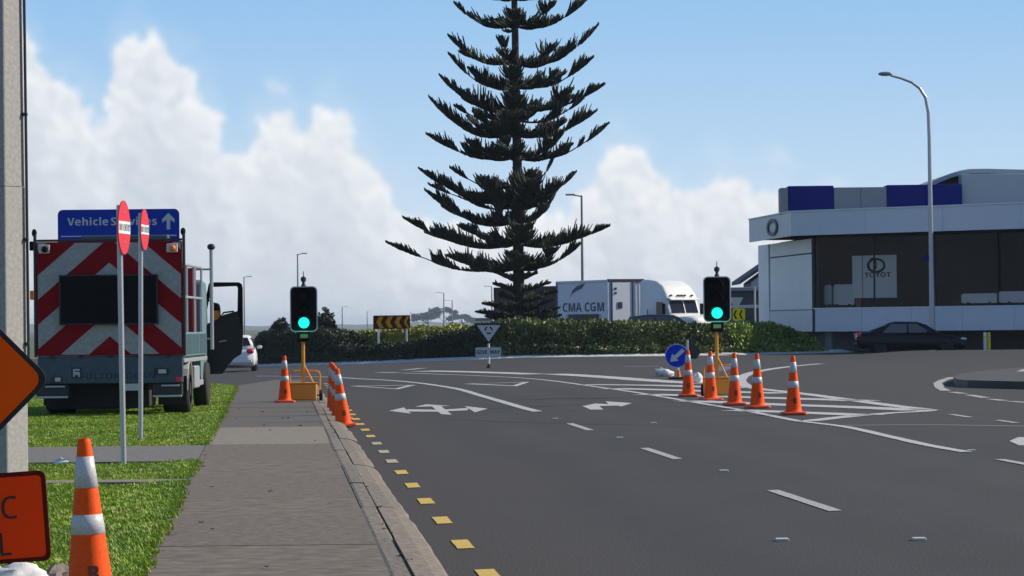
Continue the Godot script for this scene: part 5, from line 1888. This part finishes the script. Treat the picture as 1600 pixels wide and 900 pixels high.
	# rear lamps and bumper rails
	for e in [[80, 96, 590, M.white_dull], [240, 262, 579, M.white_dull]]:
		st = tool()
		box(st, Vector3((X.call(e[0]) + X.call(e[1])) * 0.5, Y.call(e[2]), -0.03), Vector3(X.call(e[1]) - X.call(e[0]), 0.1, 0.05))
		var cl = commit(st, "tail_lamp", M.steel_dark, t)
		st = tool()
		box(st, Vector3((X.call(e[0]) + X.call(e[1])) * 0.5 + 0.02, Y.call(e[2]), -0.002), Vector3((X.call(e[1]) - X.call(e[0])) * 0.55, 0.07, 0.012))
		commit(st, "lamp_lens", e[3], cl)
	for e in [[55, 106], [237, 284]]:
		st = tool()
		var a = X.call(e[0]); var b = X.call(e[1])
		box(st, Vector3((a + b) * 0.5, Y.call(608), -0.1), Vector3(b - a, 0.22, 0.1))
		commit(st, "bumper_box", M.steel_dark, t)
		st = tool()
		box(st, Vector3((a + b) * 0.5, Y.call(617.5), -0.02), Vector3(b - a - 0.02, 0.035, 0.05))
		box(st, Vector3((a + b) * 0.5 + 0.05, Y.call(601), -0.02), Vector3((b - a) * 0.6, 0.03, 0.04))
		commit(st, "bumper_rail", M.galv, t)
	st = tool()
	box(st, Vector3(0, 0.66, -3.2), Vector3(0.9, 0.24, 6.0))
	commit(st, "chassis", M.black_matt, t)
	st = tool()
	box(st, Vector3(0, 0.62, -0.35), Vector3(2.3, 0.1, 0.4))
	box(st, Vector3(0, 0.5, -2.9), Vector3(1.9, 0.36, 0.9))
	box(st, Vector3(-0.37, 0.36, -1.9), Vector3(1.7, 0.5, 2.2))
	commit(st, "underbody", M.black_matt, t)
	st = tool()
	box(st, Vector3(0, 0.98, -2.45), Vector3(2.46, 0.12, 4.7))
	commit(st, "deck", M.steel_dark, t)
	# dropsides with ribs
	for sg in [-1.0, 1.0]:
		for k in 3:
			st = tool()
			box(st, Vector3(sg * 1.235, 1.22, -0.95 - k * 1.52), Vector3(0.04, 0.42, 1.48))
			var ds = commit(st, "dropside", M.teal_light, t)
			st = tool()
			for j in 7: box(st, Vector3(sg * 1.262, 1.22, -0.33 - k * 1.52 - j * 0.205), Vector3(0.02, 0.36, 0.05))
			commit(st, "rib", M.teal_light, ds)
		st = tool()
		box(st, Vector3(sg * 1.24, 0.94, -2.5), Vector3(0.05, 0.07, 4.6))
		commit(st, "side_rail", M.galv, t)
	# mudguards, flaps, wheels
	for sg in [-1.0, 1.0]:
		for zc in [-1.45, -5.9]:
			wheel(t, Vector3(sg * (1.02 if zc > -3 else 1.06), 0.43, zc), 0.43, 0.46 if zc > -3 else 0.27, M.white_dull)
		st = tool()
		box(st, Vector3(sg * 1.0, 0.42, -0.75), Vector3(0.5, 0.5, 0.02))
		commit(st, "mudflap", M.rubber, t)
		st = tool()
		var pts = []
		for i in 9:
			var a = PI * i / 8.0
			pts.append(Vector3(sg * 1.1, 0.43 + sin(a) * 0.49, -1.45 + cos(a) * 0.52))
		for i in 8: box(st, (pts[i] + pts[i + 1]) * 0.5, Vector3(0.3, 0.025, 0.21), Basis(Vector3.RIGHT, atan2(-(pts[i + 1].y - pts[i].y), pts[i + 1].z - pts[i].z)))
		commit(st, "mudguard", M.white_dull, t)
		st = tool()
		box(st, Vector3(sg * 1.1, 0.62, -2.9), Vector3(0.3, 0.4, 0.9))
		commit(st, "tool_locker", M.galv, t)
		st = tool()
		box(st, Vector3(sg * 1.2, 0.5, -3.9), Vector3(0.05, 0.1, 1.0))
		commit(st, "side_guard", M.galv, t)
	# rails and gear on the deck
	st = tool()
	for e in [[1.2, 2.62], [1.2, 2.05], [-1.2, 2.62]]:
		tube(st, [Vector3(e[0], e[1], -0.15), Vector3(e[0], e[1], -4.4)], [0.025, 0.025], 6)
	for z in [-1.4, -2.9, -4.4]:
		for sg in [-1.2, 1.2]: tube(st, [Vector3(sg, 1.04, z), Vector3(sg, 2.62, z)], [0.025, 0.025], 6)
	commit(st, "deck_rails", M.galv, t)
	st = tool()
	box(st, Vector3(0.2, 1.55, -2.4), Vector3(1.5, 1.0, 1.9))
	commit(st, "deck_cargo", M.steel_dark, t)
	st = tool()
	box(st, Vector3(1.0, 1.95, -3.4), Vector3(0.34, 1.3, 0.5))
	commit(st, "side_chevron_panel", M.red_reflective, t)
	st = tool()
	box(st, Vector3(-0.15, 3.05, -3.9), Vector3(1.6, 0.36, 0.3))
	commit(st, "folded_arrow_frame", M.teal, t)
	st = tool()
	tube(st, [Vector3(-0.75, 1.04, -3.9), Vector3(-0.75, 2.95, -3.9)], [0.05, 0.05], 8)
	tube(st, [Vector3(0.45, 1.04, -3.9), Vector3(0.45, 2.95, -3.9)], [0.05, 0.05], 8)
	commit(st, "frame_posts", M.steel_dark, t)
	# cab
	st = tool()
	prism(st, soften(pv([[-0.0, 0.55], [1.75, 0.5], [1.8, 1.45], [1.35, 2.35], [0.1, 2.42], [0.0, 2.2]]), 0.12), -1.12, 1.12, Vector3(0, 0.0, -5.0), Basis(Vector3(0, 0, -1), Vector3.UP, Vector3(1, 0, 0)))
	commit(st, "cab", M.teal_light, t)
	st = tool()
	box(st, Vector3(0, 1.85, -4.985), Vector3(1.5, 0.6, 0.02))
	commit(st, "rear_window", M.glass_dark, t)
	# mast beside the cab
	st = tool()
	tube(st, [Vector3(1.36, 1.1, -4.75), Vector3(1.36, 2.98, -4.75)], [0.035, 0.035], 8)
	tube(st, [Vector3(1.2, 1.3, -4.75), Vector3(1.36, 1.3, -4.75)], [0.02, 0.02], 6)
	tube(st, [Vector3(0.9, 2.6, -4.75), Vector3(1.36, 2.6, -4.75)], [0.02, 0.02], 6)
	commit(st, "mast", M.galv, t)
	st = tool()
	st.set_smooth_group(0)
	blob(st, Vector3(1.36, 3.02, -4.75), Vector3(0.075, 0.06, 0.075), 0.0, 2, 8, 12, 2.2)
	commit(st, "mast_cap", M.steel_dark, t)
	# open door: lower skin, window frame, mirror
	var dz = -6.55
	var s2 = F / 60.6
	var hx = (-F * 0.0 + 0.0)
	var D = func(px, py):                     # a point of the door plane, in the truck's own axes
		var w = at(px, py, 54.0 - dz)
		return t.transform.affine_inverse() * w
	var outline = [[314, 500], [318, 483], [326, 443.5], [331, 441], [373, 441], [377.5, 444], [379, 450], [379.5, 520], [379, 540], [377, 553], [366, 560], [357, 570], [348, 584], [318, 585]]
	var win = [[321, 507], [322, 490], [331, 448.5], [370, 447], [371.5, 450], [371, 486], [360, 489], [349, 492], [338, 500]]
	var op := PackedVector2Array(); var wp := PackedVector2Array()
	for p in outline:
		var q = D.call(p[0], p[1]); op.append(Vector2(q.x, q.y))
	for p in win:
		var q = D.call(p[0], p[1]); wp.append(Vector2(q.x, q.y))
	st = tool()
	# split the door at the window's left and right ends so that the opening stays clear
	var sill := PackedVector2Array([op[0], wp[0], wp[8], wp[7], wp[6], wp[5], op[7], op[8], op[9], op[10], op[11], op[12], op[13]])
	prism(st, sill, dz - 0.05, dz + 0.03)
	var door = commit(st, "door", M.black_matt, t)
	st = tool()
	prism(st, PackedVector2Array([op[0], op[1], op[2], op[3], op[4], op[5], op[6], op[7], wp[5], wp[4], wp[3], wp[2], wp[1], wp[0]]), dz - 0.035, dz + 0.02)
	commit(st, "window_frame", M.black, door)
	st = tool()
	var h0 = D.call(343, 534); var h1 = D.call(354, 532)
	tube(st, [Vector3(h0.x, h0.y, dz + 0.04), Vector3(h1.x, h1.y, dz + 0.04)], [0.012, 0.012], 6)
	commit(st, "handle", M.galv, door)
	st = tool()
	var i0 = D.call(336, 503); var i1 = D.call(350, 490); var i2 = D.call(366, 488)
	tube(st, [Vector3(i0.x, i0.y - 0.02, dz + 0.05), Vector3(i1.x, i1.y + 0.02, dz + 0.06), Vector3(i2.x, i2.y + 0.02, dz + 0.05)], [0.018, 0.02, 0.018], 6)
	commit(st, "door_trim", M.black_matt, door)
	st = tool()
	st.set_smooth_group(0)
	var mm = D.call(335, 488)
	blob(st, Vector3(mm.x, mm.y, dz - 0.25), Vector3(0.10, 0.185, 0.06), 0.0, 3, 10, 14, 3.0)
	var mir = commit(st, "mirror", M.black, t)
	st = tool()
	prism(st, rounded(0.15, 0.19, 0.04, 3, mm.x, mm.y - 0.06), dz - 0.19, dz - 0.186)
	commit(st, "mirror_glass", M.amber, mir)
	st = tool()
	tube(st, [Vector3(mm.x, mm.y + 0.17, dz - 0.25), Vector3(mm.x - 0.25, mm.y + 0.3, dz - 0.15)], [0.014, 0.014], 6)
	commit(st, "mirror_arm", M.black, mir)
	# marker lamps and mirror on the other side
	for e in [2.95, 2.1]:
		st = tool()
		box(st, Vector3(-1.36, e, -0.25), Vector3(0.08, 0.16, 0.08))
		commit(st, "side_marker", M.black if e > 2.5 else M.amber, t)

# a passenger car: body loft along its length (front at -z), cabin loft, glass, wheels, lamps
func make_car(called, label, where, turn, paint, L, Wd, Hh, kind):
	var t = thing(called, label, "car", where, turn)
	var hl = L * 0.5; var hw = Wd * 0.5
	var belt = Hh * 0.635
	var nose = Hh * 0.53
	var tail = Hh * (0.685 if kind == "sedan" else 0.64)
	var S = [[-hl, 0.72, 0.30, nose * 0.80], [-hl + 0.12, 0.9, 0.22, nose * 0.95], [-hl + 0.5, 0.98, 0.19, nose * 1.06], [-hl + 1.25, 1.0, 0.18, belt * 0.97], [0.0, 1.0, 0.18, belt], [hl - 0.9, 1.0, 0.19, tail * 1.02], [hl - 0.15, 0.96, 0.26, tail], [hl, 0.86, 0.36, tail * 0.9]]
	var rings = []
	for s in S:
		var w = hw * s[1]; var y0 = s[2]; var y1 = s[3]
		var ring = []
		for q in [[0.86, 0.0], [0.97, 0.12], [1.0, 0.42], [0.985, 0.72], [0.93, 0.93], [0.75, 1.0]]: ring.append(Vector3(w * q[0], lerpf(y0, y1, q[1]), s[0]))
		for q in [[-0.75, 1.0], [-0.93, 0.93], [-0.985, 0.72], [-1.0, 0.42], [-0.97, 0.12], [-0.86, 0.0]]: ring.append(Vector3(w * q[0], lerpf(y0, y1, q[1]), s[0]))
		rings.append(ring)
	var st = tool()
	st.set_smooth_group(0)
	skin(st, rings, true)
	commit(st, "body", paint, t)
	# cabin
	var C
	if kind == "sedan": C = [[-hl + 1.15, belt * 0.96, belt * 0.98], [-hl + 1.75, belt, Hh * 0.90], [-hl + 2.15, belt, Hh * 0.985], [-0.1 + hl - 1.6, belt, Hh], [hl - 1.45, belt, Hh * 0.95], [hl - 0.6, tail * 0.98, tail * 1.02]]
	else: C = [[-hl + 0.95, belt * 0.96, belt * 0.98], [-hl + 1.6, belt, Hh * 0.88], [-hl + 2.0, belt, Hh * 0.98], [hl - 1.5, belt, Hh], [hl - 0.5, belt, Hh * 0.95], [hl - 0.1, tail, tail * 1.06]]
	rings = []
	for c in C:
		var f = clampf((c[2] - c[1]) / (Hh - belt), 0.0, 1.0)
		var wb = hw * 0.93; var wt = lerpf(hw * 0.9, hw * 0.70, f)
		rings.append([Vector3(wb, c[1] - 0.05, c[0]), Vector3(lerpf(wb, wt, 0.5), lerpf(c[1], c[2], 0.5), c[0]), Vector3(wt, c[2] - 0.035, c[0]), Vector3(wt * 0.8, c[2], c[0]), Vector3(-wt * 0.8, c[2], c[0]), Vector3(-wt, c[2] - 0.035, c[0]), Vector3(-lerpf(wb, wt, 0.5), lerpf(c[1], c[2], 0.5), c[0]), Vector3(-wb, c[1] - 0.05, c[0])])
	st = tool()
	st.set_smooth_group(0)
	skin(st, rings, true)
	commit(st, "cabin", paint, t)
	# side windows
	var yb = belt + 0.03; var yt = Hh - 0.11
	var zf0 = C[0][0] + 0.42; var zf1 = C[2][0] + 0.05; var zm = (C[1][0] + C[4][0]) * 0.5 + 0.05; var zr1 = C[4][0] - (0.02 if kind == "sedan" else -0.05); var zr0 = zr1 + 0.42 if kind == "sedan" else zr1 + 0.1
	for sg in [-1.0, 1.0]:
		var xo = func(y): return sg * (lerpf(hw * 0.93, hw * 0.70, (y - belt) / (Hh - belt)) + 0.016)
		for q in [[[zf0, yb], [zm - 0.04, yb], [zm - 0.04, yt], [zf1, yt]], [[zm + 0.04, yb], [zr0, yb], [zr1, yt], [zm + 0.04, yt]]]:
			st = tool()
			var v = []
			for p in q: v.append(Vector3(xo.call(p[1]), p[1], p[0]))
			quad(st, v[0], v[1], v[2], v[3])
			commit(st, "side_window", M.car_window, t)
		st = tool()
		st.set_smooth_group(0)
		blob(st, Vector3(sg * (hw + 0.09), belt + 0.04, C[0][0] + 0.55), Vector3(0.11, 0.07, 0.06), 0.0, 1, 8, 10, 2.6)
		commit(st, "wing_mirror", paint, t)
	# windscreens
	st = tool()
	quad(st, Vector3(-hw * 0.78, C[0][2] + 0.05, C[0][0] + 0.02), Vector3(hw * 0.78, C[0][2] + 0.05, C[0][0] + 0.02), Vector3(hw * 0.6, Hh * 0.94, C[2][0] - 0.22), Vector3(-hw * 0.6, Hh * 0.94, C[2][0] - 0.22))
	commit(st, "windscreen", M.glass_dark, t)
	st = tool()
	var e = C.size() - 1
	quad(st, Vector3(-hw * 0.76, C[e][2] + 0.05, C[e][0] + 0.01), Vector3(hw * 0.76, C[e][2] + 0.05, C[e][0] + 0.01), Vector3(hw * 0.6, Hh * 0.93, C[e - 1][0] + 0.05), Vector3(-hw * 0.6, Hh * 0.93, C[e - 1][0] + 0.05))
	commit(st, "rear_window", M.glass_dark, t)
	var r = 0.31 if Hh < 1.6 else 0.36
	for sg in [-1.0, 1.0]:
		wheel(t, Vector3(sg * (hw - 0.11), r, -hl + 0.88), r, 0.2)
		wheel(t, Vector3(sg * (hw - 0.11), r, hl - 0.95), r, 0.2)
		st = tool()
		st.set_smooth_group(0)
		blob(st, Vector3(sg * hw * 0.72, tail * 0.86, hl - 0.1), Vector3(0.16, 0.11, 0.14), 0.0, 1, 8, 10, 3.0)
		commit(st, "tail_lamp", M.tail_red, t)
		st = tool()
		st.set_smooth_group(0)
		blob(st, Vector3(sg * hw * 0.70, nose * 0.84, -hl + 0.16), Vector3(0.2, 0.085, 0.2), 0.0, 1, 8, 10, 2.6)
		commit(st, "headlamp", M.chrome, t)
	st = tool()
	box(st, Vector3(0, 0.45, hl - 0.02), Vector3(Wd * 0.8, 0.13, 0.14))
	commit(st, "rear_bumper", paint, t)
	st = tool()
	box(st, Vector3(0, tail * 0.72, hl + 0.0), Vector3(0.36, 0.12, 0.03))
	commit(st, "number_plate", M.white_dull, t)
	return t

func make_cars():
	var p = foot(369, 131.0)
	make_car("parked_hatchback", "white hatchback seen from behind past the open truck door", p, 0.06, M.car_white, 4.2, 1.72, 1.52, "hatch")
	var q = foot(1422, 138.0)
	make_car("parked_sedan", "black sedan parked side on below the showroom glass", q, -PI / 2, M.car_black, 4.75, 1.8, 1.44, "sedan")
	var s = foot(1040, 170.0)
	make_car("passing_wagon", "dark tall wagon passing behind the leafy hedge, only its roof showing", s, -PI / 2, M.car_dark, 4.8, 1.9, 1.95, "wagon")

# ---------------------------------------------------------------- container truck
func make_container(called, label, where, turn, m, L, lettered):
	var t = thing(called, label, "container", where, turn)
	var W2 = 1.22; var H2 = 2.6
	var st = tool()
	box(st, Vector3(0, H2 * 0.5, 0), Vector3(W2 * 2 - 0.08, H2 - 0.06, L - 0.06))
	commit(st, "shell", m, t)
	for sg in [-1.0, 1.0]:
		st = tool()
		var n = int(L / 0.28)
		for k in n: box(st, Vector3(sg * (W2 - 0.03), H2 * 0.5, -L * 0.5 + 0.25 + k * (L - 0.4) / n), Vector3(0.024, H2 - 0.3, 0.15))
		if not lettered or sg > 0.0: commit(st, "corrugation", m, t)
		for y in [0.07, H2 - 0.06]:
			st = tool()
			box(st, Vector3(sg * (W2 - 0.03), y, 0), Vector3(0.09, 0.13, L - 0.2))
			commit(st, "rail", m if y > 1.0 else M.steel_dark, t)
		for z in [-1.0, 1.0]:
			st = tool()
			box(st, Vector3(sg * (W2 - 0.07), H2 * 0.5, z * (L * 0.5 - 0.07)), Vector3(0.15, H2 + 0.01, 0.15))
			commit(st, "corner_post", m if not (z < 0 and lettered) else M.container_navy, t)
	return t

func make_container_truck():
	var yaw = -deg_to_rad(28.0)
	# the container's own front looks along +z; turned so that it faces the camera and slightly to the right
	var corner = foot(950, 178.0)
	var deck = 1.35
	var front = Vector3(sin(-yaw), 0, cos(-yaw)); var sidev = Vector3(cos(-yaw), 0, -sin(-yaw))
	var L = 6.1
	var ctr = corner + sidev * 1.22 - front * L * 0.5
	ctr.y = ground(ctr.x, -ctr.z) + deck + 0.02
	var t = make_container("shipping_container", "white shipping container with dark blue lettering riding on the truck", ctr, -yaw, M.container_white, L, true)
	# lettering on the left hand side: that face looks along -x of the container
	var sb = Basis(Vector3(0, 0, 1), Vector3.UP, Vector3(-1, 0, 0))
	text(t, "CMA CGM", 0.50, Vector3(-1.195, 1.06, 0.15), M.container_navy, 1.5, sb, "lettering", 700)
	var st = tool()
	prism(st, pv([[-1.0, -0.35], [-0.75, 0.05], [-0.2, 0.3], [0.75, 0.45], [0.35, 0.15], [-0.3, 0.02], [-0.75, -0.12]]), 0.0, 0.01, Vector3(-1.192, 2.0, -0.35), sb)
	commit(st, "swoosh_mark", M.container_navy, t)
	st = tool()
	box(st, Vector3(-1.20, 0.36, 0.2), Vector3(0.03, 0.62, 3.6))
	var vent = commit(st, "lower_vent", M.steel_dark, t)
	st = tool()
	for z in [-1.75, 2.1]: box(st, Vector3(-1.21, 0.36, z), Vector3(0.035, 0.6, 0.12))
	commit(st, "vent_edges", M.white_dull, vent)
	# front wall: cooling machinery
	st = tool()
	box(st, Vector3(-0.28, 1.35, L * 0.5 - 0.02), Vector3(1.3, 2.2, 0.06))
	var unit = commit(st, "cooling_unit", M.container_white, t)
	st = tool()
	for e in [[-0.95, 1.3, 0.08, 2.4], [0.42, 1.3, 0.07, 2.4], [0.72, 1.3, 0.06, 2.4]]: box(st, Vector3(e[0], e[1], L * 0.5 + 0.02), Vector3(e[2], e[3], 0.05))
	commit(st, "lock_bars", M.container_navy, unit)
	st = tool()
	box(st, Vector3(-0.42, 1.15, L * 0.5 + 0.02), Vector3(0.3, 0.36, 0.04))
	for y in [1.85, 2.1]: box(st, Vector3(-0.7, y, L * 0.5 + 0.02), Vector3(0.14, 0.12, 0.04))
	commit(st, "hatch", M.navy, unit)
	st = tool()
	box(st, Vector3(0.0, 2.56, L * 0.5 - 0.05), Vector3(2.4, 0.16, 0.16))
	commit(st, "front_header", M.steel_dark, t)
	# trailer under it
	var tr = thing("container_trailer", "dark skeletal trailer carrying the white container behind the hedge", "trailer", Vector3(ctr.x, ctr.y - deck - 0.02, ctr.z), -yaw)
	st = tool()
	for x in [-0.45, 0.45]: box(st, Vector3(x, 1.12, 0), Vector3(0.18, 0.3, L + 0.6))
	for z in [-2.8, 0.0, 2.8]: box(st, Vector3(0, 1.2, z), Vector3(2.3, 0.22, 0.25))
	commit(st, "chassis", M.steel_dark, tr)
	for z in [-2.4, -1.2]:
		for sg in [-1.0, 1.0]: wheel(tr, Vector3(sg * 0.95, 0.5, z), 0.5, 0.5, M.white_dull)
	# tractor
	var cp = foot(1046, 175.0)
	var tt = thing("truck_tractor", "white high roofed truck tractor pulling the container around the island", "truck", cp, -yaw + 0.22)
	var prof = soften(pv([[-1.25, 0.9], [1.25, 0.9], [1.28, 2.05], [1.02, 2.78], [0.98, 3.05], [0.55, 3.55], [0.0, 3.82], [-0.75, 3.92], [-1.25, 3.9]]), 0.12)
	st = tool()
	st.set_smooth_group(0)
	# side profile (z forward, y) lofted across the width with rounded edges
	var rings = []
	for e in [[-1.22, 0.93], [-1.16, 0.985], [-1.0, 1.0], [1.0, 1.0], [1.16, 0.985], [1.22, 0.93]]:
		var ring = []
		for q in prof: ring.append(Vector3(e[0] * (1.0 if q.y < 2.9 else lerpf(1.0, 0.84, (q.y - 2.9) / 1.0)), lerpf(2.2, q.y, e[1]), q.x * e[1]))
		rings.append(ring)
	skin(st, rings, true)
	commit(st, "cab", M.white, tt)
	st = tool()
	quad(st, Vector3(-1.02, 2.03, 1.297), Vector3(1.02, 2.03, 1.297), Vector3(1.0, 2.72, 1.07), Vector3(-1.0, 2.72, 1.07))
	var ws = commit(st, "windscreen", M.glass_dark, tt)
	st = tool()
	box(st, Vector3(0, 2.36, 1.21), Vector3(0.05, 0.74, 0.03), Basis(Vector3.RIGHT, -0.32))
	commit(st, "centre_bar", M.white, ws)
	st = tool()
	box(st, Vector3(0, 2.82, 1.16), Vector3(2.25, 0.07, 0.32), Basis(Vector3.RIGHT, 0.35))
	commit(st, "sun_visor", M.white, tt)
	for x in [-0.8, -0.25, 0.0, 0.25, 0.8]:
		st = tool()
		box(st, Vector3(x, 3.02, 1.02), Vector3(0.17, 0.09, 0.08))
		commit(st, "marker_lamp", M.steel_dark, tt)
	for sg in [-1.0, 1.0]:
		st = tool()
		quad(st, Vector3(sg * 1.232, 1.95, 0.25), Vector3(sg * 1.232, 1.95, 0.95), Vector3(sg * 1.23, 2.62, 0.82), Vector3(sg * 1.23, 2.66, 0.25))
		commit(st, "side_window", M.glass_dark, tt)
		st = tool()
		box(st, Vector3(sg * 1.24, 1.8, -0.45), Vector3(0.03, 0.9, 0.05))
		commit(st, "grab_handle", M.container_navy, tt)
		st = tool()
		box(st, Vector3(sg * 1.45, 2.25, 1.1), Vector3(0.12, 0.6, 0.2))
		commit(st, "mirror", M.black, tt)
		wheel(tt, Vector3(sg * 1.02, 0.5, 1.8), 0.5, 0.3, M.chrome)
		wheel(tt, Vector3(sg * 0.95, 0.5, -2.2), 0.5, 0.5, M.chrome)
		st = tool()
		tube(st, [Vector3(sg * 1.05, 0.9, -1.45), Vector3(sg * 1.05, 3.7, -1.45)], [0.08, 0.08], 10)
		commit(st, "exhaust_stack", M.chrome, tt)
	st = tool()
	st.set_smooth_group(0)
	blob(st, Vector3(0, 1.25, 1.9), Vector3(0.95, 0.62, 0.95), 0.0, 1, 10, 18, 4.0)
	commit(st, "bonnet", M.white, tt)
	st = tool()
	box(st, Vector3(0, 0.75, -0.6), Vector3(1.0, 0.3, 4.6))
	commit(st, "chassis", M.steel_dark, tt)
	# second container further back
	var d2 = foot(845, 192.0)
	var top = at(860, 447, 189.0).y
	var c2 = make_container("brown_container", "dark brown shipping container behind the lowest pine branches", Vector3(d2.x, top - 2.6, d2.z), -yaw + 0.2, M.container_brown, 6.1, false)
	var tr2 = thing("container_trailer", "dark trailer carrying the brown container behind the hedge", "trailer", Vector3(d2.x, ground(d2.x, 192.0), d2.z), -yaw + 0.2)
	st = tool()
	var up = top - 2.6 - ground(d2.x, 192.0)
	for x in [-0.45, 0.45]: box(st, Vector3(x, up - 0.2, 0), Vector3(0.18, 0.34, 6.6))
	for z in [-2.6, 0.0, 2.6]: box(st, Vector3(0, up - 0.12, z), Vector3(2.3, 0.22, 0.25))
	commit(st, "chassis", M.steel_dark, tr2)
	for z in [-2.2, 2.2]:
		for sg in [-1.0, 1.0]: wheel(tr2, Vector3(sg * 0.95, 0.5, z), 0.5, 0.5, M.white_dull)

# ---------------------------------------------------------------- build
func _ready():
	rng.seed = 7
	nz.seed = 3; nz.frequency = 0.02; nz.fractal_octaves = 3
	set_stage()
	make_materials()
	make_ground()
	make_island()
	make_splitter()
	make_showroom()
	make_house()
	make_hedges()
	make_pine()
	make_far()
	make_lamps()
	make_container_truck()
	make_cars()
	make_works_truck()
	make_signs()
	make_signals()
	make_cones()
